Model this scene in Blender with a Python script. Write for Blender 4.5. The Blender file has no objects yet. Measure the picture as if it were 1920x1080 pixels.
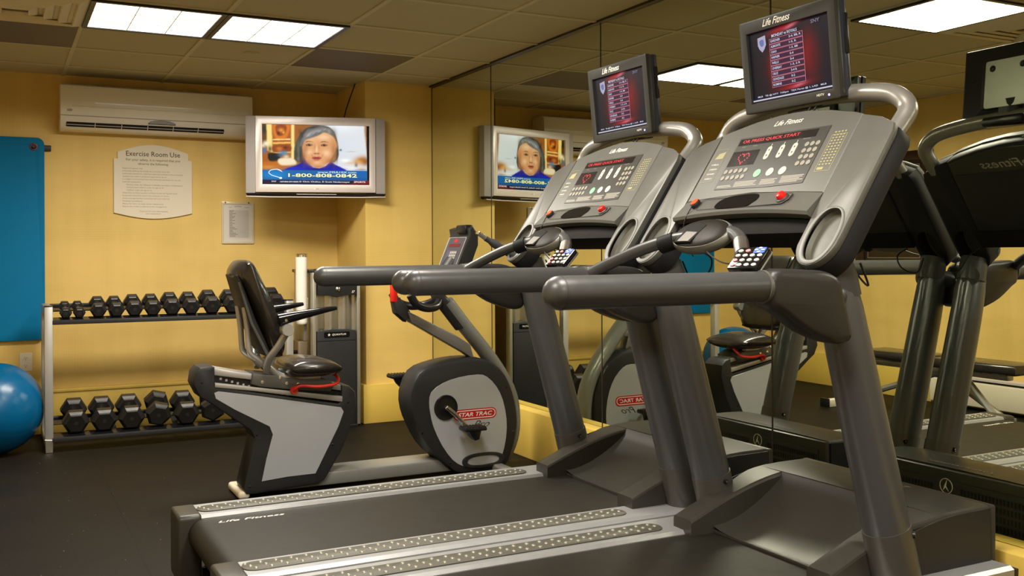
import bpy, bmesh, math, random
from mathutils import Matrix, Vector
random.seed(7)
sc = bpy.context.scene
COL = sc.collection
V = Vector
PI = math.pi

# ------------------------------------------------------------------ camera
H = 1.155                                   # camera height
YAW, ROLL = math.radians(27.3317), math.radians(-0.267)
FPX, CY = 1863.6, 471.87
r0 = V((math.cos(YAW), -math.sin(YAW), 0)); f0 = V((math.sin(YAW), math.cos(YAW), 0)); u0 = V((0, 0, 1))
r1 = r0*math.cos(ROLL) + u0*math.sin(ROLL); u1 = u0*math.cos(ROLL) - r0*math.sin(ROLL)
cam_d = bpy.data.cameras.new('camera'); cam = bpy.data.objects.new('camera', cam_d); COL.objects.link(cam)
cam.matrix_world = Matrix(((r1.x, u1.x, -f0.x, 0), (r1.y, u1.y, -f0.y, 0), (r1.z, u1.z, -f0.z, H), (0, 0, 0, 1)))
cam_d.sensor_width = 36; cam_d.lens = FPX*36/1920; cam_d.shift_y = -(540-CY)/1920
cam_d.clip_start = 0.05; cam_d.clip_end = 60
sc.camera = cam
# ------------------------------------------------------------------ world, exposure, room dimensions
w = bpy.data.worlds.new('world'); sc.world = w; w.use_nodes = True
w.node_tree.nodes['Background'].inputs[0].default_value = (1, .9, .75, 1)
w.node_tree.nodes['Background'].inputs[1].default_value = 0.05
sc.view_settings.view_transform = 'Standard'; sc.view_settings.look = 'None'
sc.view_settings.gamma = 1; sc.view_settings.use_curve_mapping = False
sc.view_settings.exposure = 0.31
LIGHT_W = 2.2                               # glow of the ceiling light diffusers as seen
LIGHT_P = 34.0                              # watts of each fixture's lamp, SPREAD its angle
SPREAD = 168
LIGHT_C = (1.0, .93, .81)
HC = 2.315; XM = 2.696; XL = -0.93; YB = 7.066; YF = -1.6
YP, XP = 6.43, 2.209                        # pillar front face and left face

# ------------------------------------------------------------------ materials
MATS = {}
def mat(name, col, rough=.5, metal=0., emit=0., noise=0., nscale=30., bump=0., spec=.35, coat=0., var=.12):
    if name in MATS: return MATS[name]
    m = bpy.data.materials.new(name); m.use_nodes = True
    nt = m.node_tree; b = nt.nodes['Principled BSDF']
    c = (col[0], col[1], col[2], 1)
    b.inputs['Base Color'].default_value = c; b.inputs['Metallic'].default_value = metal
    b.inputs['Roughness'].default_value = rough
    b.inputs['Specular IOR Level'].default_value = spec; b.inputs['Coat Weight'].default_value = coat
    if emit:
        b.inputs['Emission Color'].default_value = c; b.inputs['Emission Strength'].default_value = emit
        b.inputs['Base Color'].default_value = (.01, .01, .01, 1)
    tc = nt.nodes.new('ShaderNodeTexCoord'); n = nt.nodes.new('ShaderNodeTexNoise')
    n.inputs['Scale'].default_value = nscale; n.inputs['Detail'].default_value = 4
    nt.links.new(tc.outputs['Object'], n.inputs['Vector'])
    mr = nt.nodes.new('ShaderNodeMapRange')
    mr.inputs['To Min'].default_value = max(0, rough-var*.5); mr.inputs['To Max'].default_value = min(1, rough+var*.5)
    nt.links.new(n.outputs['Fac'], mr.inputs['Value']); nt.links.new(mr.outputs['Result'], b.inputs['Roughness'])
    if noise and not emit:
        mx = nt.nodes.new('ShaderNodeMix'); mx.data_type = 'RGBA'
        mx.inputs['A'].default_value = tuple(x*(1-noise) for x in col)+(1,)
        mx.inputs['B'].default_value = tuple(min(1, x*(1+noise)) for x in col)+(1,)
        nt.links.new(n.outputs['Fac'], mx.inputs['Factor']); nt.links.new(mx.outputs['Result'], b.inputs['Base Color'])
    if bump:
        bp = nt.nodes.new('ShaderNodeBump'); bp.inputs['Strength'].default_value = bump; bp.inputs['Distance'].default_value = .002
        nt.links.new(n.outputs['Fac'], bp.inputs['Height']); nt.links.new(bp.outputs['Normal'], b.inputs['Normal'])
    MATS[name] = m; return m

def wallpaper():
    m = bpy.data.materials.new('wallpaper'); m.use_nodes = True; nt = m.node_tree; L = nt.links; N = nt.nodes.new
    b = nt.nodes['Principled BSDF']; b.inputs['Roughness'].default_value = .62
    g = N('ShaderNodeNewGeometry'); s = N('ShaderNodeSeparateXYZ'); L.new(g.outputs['Position'], s.inputs[0])
    def M(op, a, bb=None, clamp=False):
        n = N('ShaderNodeMath'); n.operation = op; n.use_clamp = clamp
        for i, x in enumerate((a, bb)):
            if x is None: continue
            if isinstance(x, (int, float)): n.inputs[i].default_value = x
            else: L.new(x, n.inputs[i])
        return n.outputs[0]
    hx = M('ADD', s.outputs['X'], s.outputs['Y'])
    P = .0085
    lx = M('POWER', M('ABSOLUTE', M('SINE', M('MULTIPLY', hx, PI/P))), 3.)
    lz = M('POWER', M('ABSOLUTE', M('SINE', M('MULTIPLY', s.outputs['Z'], PI/P))), 3.)
    cmb = N('ShaderNodeCombineXYZ'); L.new(M('MULTIPLY', hx, 5.), cmb.inputs[0]); L.new(M('MULTIPLY', s.outputs['Z'], .8), cmb.inputs[1])
    nx = N('ShaderNodeTexNoise'); nx.inputs['Scale'].default_value = 1.; nx.inputs['Detail'].default_value = 3; L.new(cmb.outputs[0], nx.inputs['Vector'])
    cm2 = N('ShaderNodeCombineXYZ'); L.new(M('MULTIPLY', hx, 1.5), cm2.inputs[0]); L.new(M('MULTIPLY', s.outputs['Z'], 5.), cm2.inputs[1]); cm2.inputs[2].default_value = 4.
    nz = N('ShaderNodeTexNoise'); nz.inputs['Scale'].default_value = 1.; nz.inputs['Detail'].default_value = 3; L.new(cm2.outputs[0], nz.inputs['Vector'])
    mx_ = M('MULTIPLY', M('SUBTRACT', nx.outputs['Fac'], .42, True), 5., True)
    mz_ = M('MULTIPLY', M('SUBTRACT', nz.outputs['Fac'], .42, True), 5., True)
    f = M('MULTIPLY', M('ADD', M('MULTIPLY', lx, mx_), M('MULTIPLY', lz, mz_)), .4, True)
    mix = N('ShaderNodeMix'); mix.data_type = 'RGBA'; L.new(f, mix.inputs['Factor'])
    mix.inputs['A'].default_value = (.72, .50, .150, 1); mix.inputs['B'].default_value = (.44, .29, .045, 1)
    L.new(mix.outputs['Result'], b.inputs['Base Color'])
    return m
WALL = wallpaper()

def floor_mat():
    m = bpy.data.materials.new('rubber_floor'); m.use_nodes = True; nt = m.node_tree; L = nt.links; N = nt.nodes.new
    b = nt.nodes['Principled BSDF']; b.inputs['Specular IOR Level'].default_value = .13
    g = N('ShaderNodeNewGeometry')
    n = N('ShaderNodeTexNoise'); n.inputs['Scale'].default_value = 3.; n.inputs['Detail'].default_value = 8; L.new(g.outputs['Position'], n.inputs['Vector'])
    mix = N('ShaderNodeMix'); mix.data_type = 'RGBA'; L.new(n.outputs['Fac'], mix.inputs['Factor'])
    mix.inputs['A'].default_value = (.0050, .0040, .0028, 1); mix.inputs['B'].default_value = (.0115, .0088, .0058, 1)
    v = N('ShaderNodeTexVoronoi'); v.inputs['Scale'].default_value = 45.; L.new(g.outputs['Position'], v.inputs['Vector'])
    lt = N('ShaderNodeMath'); lt.operation = 'LESS_THAN'; lt.inputs[1].default_value = .085; L.new(v.outputs['Distance'], lt.inputs[0])
    vs = N('ShaderNodeSeparateXYZ'); L.new(v.outputs['Color'], vs.inputs[0])
    gt = N('ShaderNodeMath'); gt.operation = 'GREATER_THAN'; gt.inputs[1].default_value = .93; L.new(vs.outputs[0], gt.inputs[0])
    mu = N('ShaderNodeMath'); mu.operation = 'MULTIPLY'; L.new(lt.outputs[0], mu.inputs[0]); L.new(gt.outputs[0], mu.inputs[1])
    m2 = N('ShaderNodeMix'); m2.data_type = 'RGBA'; L.new(mu.outputs[0], m2.inputs['Factor']); L.new(mix.outputs['Result'], m2.inputs['A'])
    m2.inputs['B'].default_value = (.3, .28, .22, 1)
    br = N('ShaderNodeTexBrick'); br.offset = 0; br.inputs['Scale'].default_value = 1.; br.inputs['Brick Width'].default_value = 1.2; br.inputs['Row Height'].default_value = 1.2
    br.inputs['Mortar Size'].default_value = .0025; br.inputs['Color1'].default_value = (0, 0, 0, 1); br.inputs['Color2'].default_value = (0, 0, 0, 1); br.inputs['Mortar'].default_value = (1, 1, 1, 1)
    mp = N('ShaderNodeMapping'); mp.inputs['Location'].default_value = (.72, .1, 0); L.new(g.outputs['Position'], mp.inputs['Vector']); L.new(mp.outputs[0], br.inputs['Vector'])
    m3 = N('ShaderNodeMix'); m3.data_type = 'RGBA'; L.new(br.outputs['Color'], m3.inputs['Factor']); L.new(m2.outputs['Result'], m3.inputs['A'])
    m3.inputs['B'].default_value = (.003, .003, .003, 1)
    L.new(m3.outputs['Result'], b.inputs['Base Color'])
    n2 = N('ShaderNodeTexNoise'); n2.inputs['Scale'].default_value = 260.; n2.inputs['Detail'].default_value = 2; L.new(g.outputs['Position'], n2.inputs['Vector'])
    bp = N('ShaderNodeBump'); bp.inputs['Strength'].default_value = .35; bp.inputs['Distance'].default_value = .002; L.new(n2.outputs['Fac'], bp.inputs['Height']); L.new(bp.outputs['Normal'], b.inputs['Normal'])
    mr = N('ShaderNodeMapRange'); mr.inputs['To Min'].default_value = .50; mr.inputs['To Max'].default_value = .68; L.new(n.outputs['Fac'], mr.inputs['Value']); L.new(mr.outputs['Result'], b.inputs['Roughness'])
    return m
FLOOR = floor_mat()

PAINT  = mat('yellow_paint', (.66, .46, .09), .5, noise=.04, nscale=6)
CEIL   = mat('ceiling_tile_fibre', (.50, .44, .285), .9, noise=.05, nscale=60, bump=.3)
TBAR   = mat('ceiling_bar_paint', (.56, .50, .33), .55)
DKTILE = mat('dark_tile', (.16, .125, .085), .6, noise=.06)
LAMP   = mat('lamp_diffuser', LIGHT_C, .5, emit=LIGHT_W)
BLACKM = mat('black_frame', (.015, .012, .01), .4)
LOUV   = mat('diffuser_paint', (.70, .62, .46), .5)
WHITE  = mat('white_plastic', (.80, .76, .68), .25, noise=.01, coat=.3)
WHITE2 = mat('aged_white', (.66, .60, .46), .45, noise=.04)
DARK   = mat('dark_plastic', (.020, .020, .021), .45, spec=.25, noise=.15)
BLACK  = mat('black_plastic', (.008, .008, .009), .3)
BLKG   = mat('black_gloss', (.006, .006, .007), .12)
RUB    = mat('hex_rubber', (.012, .011, .010), .38, noise=.2, nscale=80, bump=.2)
CHROME = mat('chrome', (.78, .76, .72), .18, 1.)
STEEL  = mat('brushed_steel', (.52, .50, .46), .33, 1., noise=.06, nscale=12)
SILV   = mat('silver_paint', (.42, .41, .39), .38, .55, noise=.05, nscale=8)
SILVP  = mat('silver_panel', (.41, .43, .47), .34, .25, noise=.10, nscale=3)
DECK   = mat('deck_silver', (.34, .345, .355), .36, .45, noise=.04)
GREYP  = mat('console_grey', (.090, .088, .079), .42, .12, noise=.05, nscale=14)
GREYD  = mat('console_grey_dark', (.045, .045, .047), .42, .1, noise=.06)
UPR    = mat('upright_grey', (.094, .098, .108), .31, .45, noise=.05, nscale=5)
COVER  = mat('cover_grey', (.036, .034, .029), .36, 0, spec=.25, noise=.06, nscale=10)
CUSH   = mat('rail_cushion', (.047, .048, .048), .36, .1, noise=.06)
BELT   = mat('belt_rubber', (.016, .0142, .011), .50, spec=.16, noise=.12, nscale=18)
STRIP  = mat('foot_strip_rubber', (.070, .066, .052), .55, noise=.1)
STUD   = mat('strip_stud', (.24, .23, .19), .34, .35)
MIRR   = mat('mirror_silvering', (.70, .725, .60), .0, 1., var=0)
MEDGE  = mat('mirror_edge', (.03, .02, .012), .4)
MATB   = mat('blue_foam', (.0, .150, .33), .66, spec=.15, noise=.06, nscale=4, bump=.2)
BALL   = mat('blue_vinyl', (.0, .085, .21), .28, noise=.1, nscale=2)
RED    = mat('red_plastic', (.55, .012, .008), .3)
REDL   = mat('red_label', (.42, .01, .02), .35)
ORANGE = mat('orange_plastic', (.70, .085, .02), .35)
TXTW   = mat('white_print', (.75, .72, .65), .5)
TXTG   = mat('grey_print', (.28, .265, .22), .5)
TXTY   = mat('yellow_print', (.27, .25, .12), .5)
TXTK   = mat('black_print', (.05, .035, .03), .6)
TXTB   = mat('brown_grey_print', (.22, .17, .13), .6)
GREEN  = mat('green_button', (.18, .55, .25), .4)
PANEL  = mat('overlay_panel', (.034, .032, .028), .38)
PANELK = mat('overlay_window', (.012, .008, .008), .25)
LED    = mat('red_led', (1., .02, .03), .4, emit=.9)
LEATH  = mat('black_vinyl', (.018, .015, .013), .27, noise=.1, nscale=6, coat=.25)
GYMST  = mat('gym_frame', (.36, .34, .28), .35, .6)
PAPER  = mat('paper', (.62, .58, .52), .6, noise=.03)
SIGN   = mat('sign_cream', (.70, .63, .50), .55, noise=.02)
ACRYL  = mat('acrylic_edge', (.60, .52, .36), .2, coat=.5)
WOOD   = mat('dark_wood', (.03, .012, .006), .3, noise=.3, nscale=8)
TVSIL  = mat('tv_silver', (.66, .61, .60), .35, .3)
TVSIL2 = mat('tv_speaker_grey', (.44, .41, .41), .5, .2)
TVBEZ  = mat('tv_bezel_grey', (.026, .025, .021), .42, spec=.25)
CORD   = mat('black_cord', (.01, .01, .01), .5)
REDC   = mat('red_lever_coat', (.62, .03, .015), .35)
MASTG  = mat('mast_grey', (.20, .205, .19), .36, .2, noise=.05)
PADG   = mat('pulse_pad_grey', (.12, .115, .095), .40, .1)
def em(name, c, s=1.): return mat('lit_'+name, c, .5, emit=s, spec=.04)

# ------------------------------------------------------------------ mesh helpers
def M4(o, ex, ey, ez):
    return Matrix(((ex[0], ey[0], ez[0], o[0]), (ex[1], ey[1], ez[1], o[1]), (ex[2], ey[2], ez[2], o[2]), (0, 0, 0, 1)))
XZ = lambda y=0: M4((0, y, 0), (1, 0, 0), (0, 0, 1), (0, -1, 0))      # art plane facing -Y
TXT_CACHE = {}
class MB:
    def __init__(s):
        s.bm = bmesh.new(); s.mats = []; s.M = Matrix.Identity(4)
    def mi(s, m):
        if m not in s.mats: s.mats.append(m)
        return s.mats.index(m)
    def merge(s, b2, m, M=None):
        i = s.mi(m); Mt = s.M @ M if M is not None else s.M
        vm = [s.bm.verts.new(Mt @ v.co) for v in b2.verts]
        b2.verts.index_update()
        for f in b2.faces:
            try:
                nf = s.bm.faces.new([vm[v.index] for v in f.verts]); nf.material_index = i
            except ValueError: pass
        b2.free(); return s
    def box(s, a, b, m, bev=0., seg=2, M=None):
        bm = bmesh.new(); bmesh.ops.create_cube(bm, size=1)
        for v in bm.verts: v.co = V([(a[k]+b[k])/2 + v.co[k]*abs(b[k]-a[k]) for k in range(3)])
        if bev: bmesh.ops.bevel(bm, geom=bm.edges[:], offset=bev, segments=seg, affect='EDGES', profile=.5)
        return s.merge(bm, m, M)
    def prism(s, pts, h0, h1, m, bev=0., seg=2, M=None):
        """polygon pts in the local xy plane, from height h0 to h1 along local z"""
        bm = bmesh.new()
        A = [bm.verts.new((p[0], p[1], h0)) for p in pts]; B = [bm.verts.new((p[0], p[1], h1)) for p in pts]
        n = len(pts); bm.faces.new(A[::-1]); bm.faces.new(B)
        for i in range(n): bm.faces.new((A[i], A[(i+1) % n], B[(i+1) % n], B[i]))
        bmesh.ops.recalc_face_normals(bm, faces=bm.faces[:])
        if bev:
            es = [e for e in bm.edges if abs(e.verts[0].co.z-e.verts[1].co.z) < 1e-7]
            bmesh.ops.bevel(bm, geom=es, offset=bev, segments=seg, affect='EDGES', profile=.5)
        return s.merge(bm, m, M)
    def flat(s, pts, m, h=0., M=None):
        bm = bmesh.new(); f = bm.faces.new([bm.verts.new((p[0], p[1], h)) for p in pts])
        f.normal_update()
        if f.normal.z < 0: f.normal_flip()
        return s.merge(bm, m, M)
    def tube(s, path, r, m, n=12, caps=True, M=None, sq=1., up=None):
        """swept tube along points; r number or list; sq flattens the section along its second axis"""
        P = [V(p) for p in path]; R = r if isinstance(r, (list, tuple)) else [r]*len(P)
        bm = bmesh.new(); rings = []; prev = None
        for i, p in enumerate(P):
            t = (P[min(i+1, len(P)-1)]-P[max(i-1, 0)]).normalized()
            if up is not None: a = V(up)
            elif prev is None: a = V((0, 0, 1)) if abs(t.z) < .9 else V((1, 0, 0))
            else: a = prev
            a = (a - t*a.dot(t)).normalized(); prev = a; b = t.cross(a)
            rr = R[i]; ra, rb = (rr if isinstance(rr, tuple) else (rr*sq, rr))
            rings.append([bm.verts.new(p + a*ra*math.cos(2*PI*k/n) + b*rb*math.sin(2*PI*k/n)) for k in range(n)])
        for i in range(len(P)-1):
            for k in range(n): bm.faces.new((rings[i][k], rings[i][(k+1) % n], rings[i+1][(k+1) % n], rings[i+1][k]))
        if caps: bm.faces.new(rings[0][::-1]); bm.faces.new(rings[-1])
        bmesh.ops.recalc_face_normals(bm, faces=bm.faces[:])
        return s.merge(bm, m, M)
    def lathe(s, prof, m, n=24, M=None):
        """profile (radius, height) around local z"""
        bm = bmesh.new(); rings = []
        for (r, h) in prof:
            rings.append([bm.verts.new((r*math.cos(2*PI*k/n), r*math.sin(2*PI*k/n), h)) for k in range(n)])
        for i in range(len(prof)-1):
            for k in range(n): bm.faces.new((rings[i][k], rings[i][(k+1) % n], rings[i+1][(k+1) % n], rings[i+1][k]))
        bmesh.ops.remove_doubles(bm, verts=bm.verts[:], dist=1e-6)
        bmesh.ops.recalc_face_normals(bm, faces=bm.faces[:])
        return s.merge(bm, m, M)
    def loft(s, secs, m, closed=True, caps=True, M=None):
        bm = bmesh.new(); R = [[bm.verts.new(p) for p in sec] for sec in secs]; n = len(secs[0])
        for i in range(len(R)-1):
            for k in range(n if closed else n-1):
                try: bm.faces.new((R[i][k], R[i][(k+1) % n], R[i+1][(k+1) % n], R[i+1][k]))
                except ValueError: pass
        if caps and closed: bm.faces.new(R[0][::-1]); bm.faces.new(R[-1])
        bmesh.ops.recalc_face_normals(bm, faces=bm.faces[:])
        return s.merge(bm, m, M)
    def plate(s, outlines, h0, h1, m, bev=0., M=None):
        """outline with holes: outlines[0] outer, others holes; filled flat, thickness h0..h1"""
        cu = bpy.data.curves.new('tmp', 'CURVE'); cu.dimensions = '2D'; cu.fill_mode = 'BOTH'
        cu.extrude = max(1e-4, (h1-h0)/2-bev); cu.bevel_depth = bev; cu.bevel_resolution = 1; cu.offset = -bev
        for o in outlines:
            sp = cu.splines.new('POLY'); sp.points.add(len(o)-1); sp.use_cyclic_u = True
            for i, p in enumerate(o): sp.points[i].co = (p[0], p[1], 0, 1)
        return s.curve(cu, m, (M or Matrix.Identity(4)) @ Matrix.Translation((0, 0, (h0+h1)/2)))
    def curve(s, cu, m, M):
        ob = bpy.data.objects.new('tmp', cu); COL.objects.link(ob)
        dg = bpy.context.evaluated_depsgraph_get(); me = bpy.data.meshes.new_from_object(ob.evaluated_get(dg))
        bm = bmesh.new(); bm.from_mesh(me); bpy.data.objects.remove(ob); bpy.data.curves.remove(cu); bpy.data.meshes.remove(me)
        bmesh.ops.remove_doubles(bm, verts=bm.verts[:], dist=1e-6)
        return s.merge(bm, m, M)
    def text(s, t, cx, cy, wd, ht, m, h=0., M=None, shear=0., bold=0., thick=.0003, align='C'):
        """lettering fitted to a width and height around a centre, raised a hair above height h"""
        key = (t, shear, bold)
        if key not in TXT_CACHE:
            cu = bpy.data.curves.new('t', 'FONT'); cu.body = t; cu.size = 1; cu.resolution_u = 2; cu.shear = shear; cu.offset = bold
            ob = bpy.data.objects.new('t', cu); COL.objects.link(ob)
            me = bpy.data.meshes.new_from_object(ob.evaluated_get(bpy.context.evaluated_depsgraph_get()))
            bpy.data.objects.remove(ob); bpy.data.curves.remove(cu); TXT_CACHE[key] = me
        bm = bmesh.new(); bm.from_mesh(TXT_CACHE[key])
        xs = [v.co.x for v in bm.verts]; ys = [v.co.y for v in bm.verts]
        if not xs: return s
        W, Hh = max(xs)-min(xs), max(ys)-min(ys); k = wd/W if wd else ht/Hh; k2 = ht/Hh if ht else k
        ox = (min(xs)+max(xs))/2 if align == 'C' else min(xs)
        for v in bm.verts: v.co = V(((v.co.x-ox)*k+cx, (v.co.y-(min(ys)+max(ys))/2)*k2+cy, h+thick))
        for f in bm.faces:
            f.normal_update()
            if f.normal.z < 0: f.normal_flip()
        return s.merge(bm, m, M)
    def build(s, name, parent=None, org=(0, 0, 0), sharp=35):
        me = bpy.data.meshes.new(name)
        if org != (0, 0, 0): bmesh.ops.translate(s.bm, verts=s.bm.verts[:], vec=-V(org))
        s.bm.to_mesh(me); s.bm.free()
        for m in s.mats: me.materials.append(m)
        me.polygons.foreach_set('use_smooth', [True]*len(me.polygons)); me.set_sharp_from_angle(angle=math.radians(sharp))
        me.update()
        while parent is not None and parent.parent is not None and parent.parent.parent is not None: parent = parent.parent   # thing > part > sub-part at most
        o = bpy.data.objects.new(name, me); COL.objects.link(o)
        if parent is not None: o.parent = parent
        elif org != (0, 0, 0): o.location = org
        return o
import numpy as np
class Canvas:
    '''a television picture: soft coloured shapes sampled on a fine grid of vertices'''
    def __init__(s, x0, y0, x1, y1, nx, ny, col):
        s.b = (x0, y0, x1, y1); s.nx, s.ny = nx, ny
        s.X, s.Y = np.meshgrid(np.linspace(x0, x1, nx), np.linspace(y0, y1, ny)); s.img = np.ones((ny, nx, 3))*np.array(col)
    def blur(s, m, sg):
        sg = sg/((s.b[2]-s.b[0])/(s.nx-1))
        if sg < .3: return m
        k = int(3*sg)+1; g = np.exp(-.5*(np.arange(-k, k+1)/sg)**2); g /= g.sum()
        for ax in (0, 1):
            p = np.pad(m, [(k, k) if a == ax else (0, 0) for a in (0, 1)], mode='edge'); o = np.zeros_like(m)
            for i, w_ in enumerate(g): o += w_*(p[i:i+m.shape[0], :] if ax == 0 else p[:, i:i+m.shape[1]])
            m = o
        return m
    def poly(s, pts, col, sg=.002, a=1.):
        m = np.zeros(s.X.shape, bool); n = len(pts)
        for i in range(n):
            x1, y1 = pts[i][:2]; x2, y2 = pts[(i+1) % n][:2]
            if y1 == y2: continue
            m ^= ((s.Y < y1) != (s.Y < y2)) & (s.X < (x2-x1)*(s.Y-y1)/(y2-y1)+x1)
        m = s.blur(m.astype(float), sg)[..., None]*a
        s.img = s.img*(1-m)+np.array(col)*m
    def blob(s, x, y, rx, ry, col, a=1., rot=0.):
        dx, dy = s.X-x, s.Y-y; c, q = math.cos(rot), math.sin(rot)
        m = (np.exp(-(((dx*c+dy*q)/rx)**2+((dy*c-dx*q)/ry)**2))*a)[..., None]
        s.img = s.img*(1-m)+np.array(col)*m
    def mesh(s, name, M, h, parent, org, gain=1.):
        me = bpy.data.meshes.new(name); nx, ny = s.nx, s.ny
        vs = [M @ V((x, y, h))-V(org) for x, y in zip(s.X.ravel(), s.Y.ravel())]
        fs = [(j*nx+i, j*nx+i+1, (j+1)*nx+i+1, (j+1)*nx+i) for j in range(ny-1) for i in range(nx-1)]
        me.from_pydata(vs, [], fs)
        at = me.color_attributes.new('picture', 'FLOAT_COLOR', 'POINT'); c = np.ones((nx*ny, 4), np.float32); c[:, :3] = np.clip(s.img, 0, 1).reshape(-1, 3)**1.45*gain*1.08
        at.data.foreach_set('color', c.ravel())
        if 'picture_glow' not in bpy.data.materials:
            m = bpy.data.materials.new('picture_glow'); m.use_nodes = True; nt = m.node_tree; b = nt.nodes['Principled BSDF']
            a_ = nt.nodes.new('ShaderNodeAttribute'); a_.attribute_name = 'picture'; nt.links.new(a_.outputs['Color'], b.inputs['Emission Color'])
            b.inputs['Emission Strength'].default_value = 1.; b.inputs['Base Color'].default_value = (.01, .01, .01, 1); b.inputs['Specular IOR Level'].default_value = .1; b.inputs['Roughness'].default_value = .3
        me.materials.append(bpy.data.materials['picture_glow']); o = bpy.data.objects.new(name, me); COL.objects.link(o); o.parent = parent; return o
def tag(o, label, cat, group=None, kind=None):
    if label: o['label'] = label
    if cat: o['category'] = cat
    if group: o['group'] = group
    if kind: o['kind'] = kind
    return o
def empty(name, loc, label=None, cat=None, group=None, rz=0):
    o = bpy.data.objects.new(name, None); o.empty_display_size = .1; COL.objects.link(o)
    o.location = loc; o.rotation_euler = (0, 0, rz)
    return tag(o, label, cat, group)
def struct(o): o['kind'] = 'structure'; return o
def copy_tree(o, parent=None):
    c = o.copy(); COL.objects.link(c)
    if parent: c.parent = parent
    for ch in list(o.children): copy_tree(ch, c)
    return c
def ell(cx, cy, a, b, n=32, p=2., rot=0.):
    o = []
    for k in range(n):
        t = 2*PI*k/n; c, s_ = math.cos(t), math.sin(t)
        x = a*math.copysign(abs(c)**(2/p), c); y = b*math.copysign(abs(s_)**(2/p), s_)
        o.append((cx+x*math.cos(rot)-y*math.sin(rot), cy+x*math.sin(rot)+y*math.cos(rot)))
    return o
def rrect(x0, y0, x1, y1, r, n=5):
    o = []
    for cx, cy, a in ((x1-r, y1-r, 0), (x0+r, y1-r, 90), (x0+r, y0+r, 180), (x1-r, y0+r, 270)):
        for k in range(n+1):
            t = math.radians(a+90*k/n); o.append((cx+r*math.cos(t), cy+r*math.sin(t)))
    return o
def smooth(pts, k=4, closed=True):
    """Catmull-Rom through 2D or 3D points"""
    n = len(pts); o = []; P = [V(p) for p in pts]
    rng = range(n) if closed else range(n-1)
    for i in rng:
        if closed: a, b, c, d = P[(i-1) % n], P[i], P[(i+1) % n], P[(i+2) % n]
        else: a, b, c, d = P[max(i-1, 0)], P[i], P[i+1], P[min(i+2, n-1)]
        for j in range(k):
            t = j/k
            o.append(tuple(.5*((2*b)+(c-a)*t+(2*a-5*b+4*c-d)*t*t+(3*b-a-3*c+d)*t**3)))
    if not closed: o.append(tuple(P[-1]))
    return o

# ================================================================== SETTING
mb = MB(); mb.box((XL-.1, YF-.1, -.06), (XM+.15, YB+.1, 0), FLOOR); struct(mb.build('floor'))
mb = MB(); mb.box((XL-.1, YF-.1, HC), (XM+.15, YB+.1, HC+.08), CEIL); struct(mb.build('ceiling'))
mb = MB(); mb.box((XL-.1, YB, 0), (XM+.15, YB+.1, HC), WALL); struct(mb.build('wall_back'))
mb = MB(); mb.box((XL-.1, YF-.1, 0), (XL, YB, HC), WALL); struct(mb.build('wall_left'))
mb = MB(); mb.box((XL, YF-.1, 0), (XM+.15, YF, HC), WALL); struct(mb.build('wall_front'))
mb = MB(); mb.box((XM+.006, YF, 0), (XM+.15, YB, HC), WALL); struct(mb.build('wall_right'))
mb = MB(); mb.box((XP, YP, 0), (XM+.006, YB, HC), WALL); struct(mb.build('wall_pillar'))
# baseboards: tall painted plinths with a small top moulding
mb = MB(); mb.box((XL, YB-.03, 0), (XP, YB, .262), PAINT, .004); mb.box((XL, YB-.042, .262), (XP, YB, .285), PAINT, .006)
struct(mb.build('baseboard_back'))
mb = MB(); mb.box((XP-.03, YP-.032, 0), (XM-.076, YP, .262), PAINT, .004); mb.box((XP-.03, YP, 0), (XP, YB-.04, .262), PAINT, .004)
struct(mb.build('baseboard_pillar'))
mb = MB(); mb.box((XM-.076, YF, 0), (XM+.006, YP, .268), PAINT, .005); struct(mb.build('baseboard_right'))
mb = MB(); mb.box((XL, 5.25, 0), (XL+.03, YB-.04, .27), PAINT, .004); struct(mb.build('baseboard_left'))
# ceiling T-bar grid, 24 inch cells
GX, GY, G = .378, 4.863, .6096
mb = MB()
i = -3
while GX+i*G < XM:
    x = GX+i*G
    if x > XL: mb.box((x-.012, YF, HC-.006), (x+.012, YB, HC), TBAR, .001, 1)
    i += 1
j = -11
while GY+j*G < YB:
    y = GY+j*G
    if y > YF: mb.box((XL, y-.012, HC-.007), (XM, y+.012, HC), TBAR, .001, 1)
    j += 1
mb.box((XM-.02, YF, HC-.012), (XM, YP, HC), MEDGE, .001, 1)
struct(mb.build('trim_1'))

# mirror panels
ys = [YP, 5.489, 4.235, 2.997, 1.76, .52, -.72]
mlab = ['narrow wall mirror panel next to the pillar, reflecting the pillar and silver television',
        'wall mirror panel behind the farther treadmill screen, between two dark seams',
        'wall mirror panel behind the nearer treadmill screen, reflecting the bike seat and blue ball',
        'wall mirror panel reflecting the back of the nearer treadmill console and the black bench',
        'wall mirror panel past the right edge of the view', 'mirror panel farthest from the pillar']
for k in range(6):
    ORG = (XM, (ys[k]+ys[k+1])/2, .27); r = empty('wall_mirror', ORG, mlab[k], 'mirror', 'mirror panels along the right wall')
    mb = MB(); mb.box((XM, ys[k+1]+.0015, .27), (XM+.006, ys[k]-.0015, HC-.012), MIRR); mb.build('mirror_glass', r, ORG)
    mb = MB(); mb.box((XM-.0015, ys[k+1]-.0035, .27), (XM+.006, ys[k+1]+.0035, HC-.012), MEDGE)
    mb.build('seam_strip', r, ORG)
    if k == 0:
        mb = MB(); mb.box((XM-.002, YP-.006, .27), (XM+.006, YP-.0005, HC-.012), MEDGE); mb.build('corner_strip', r, ORG)

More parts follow.
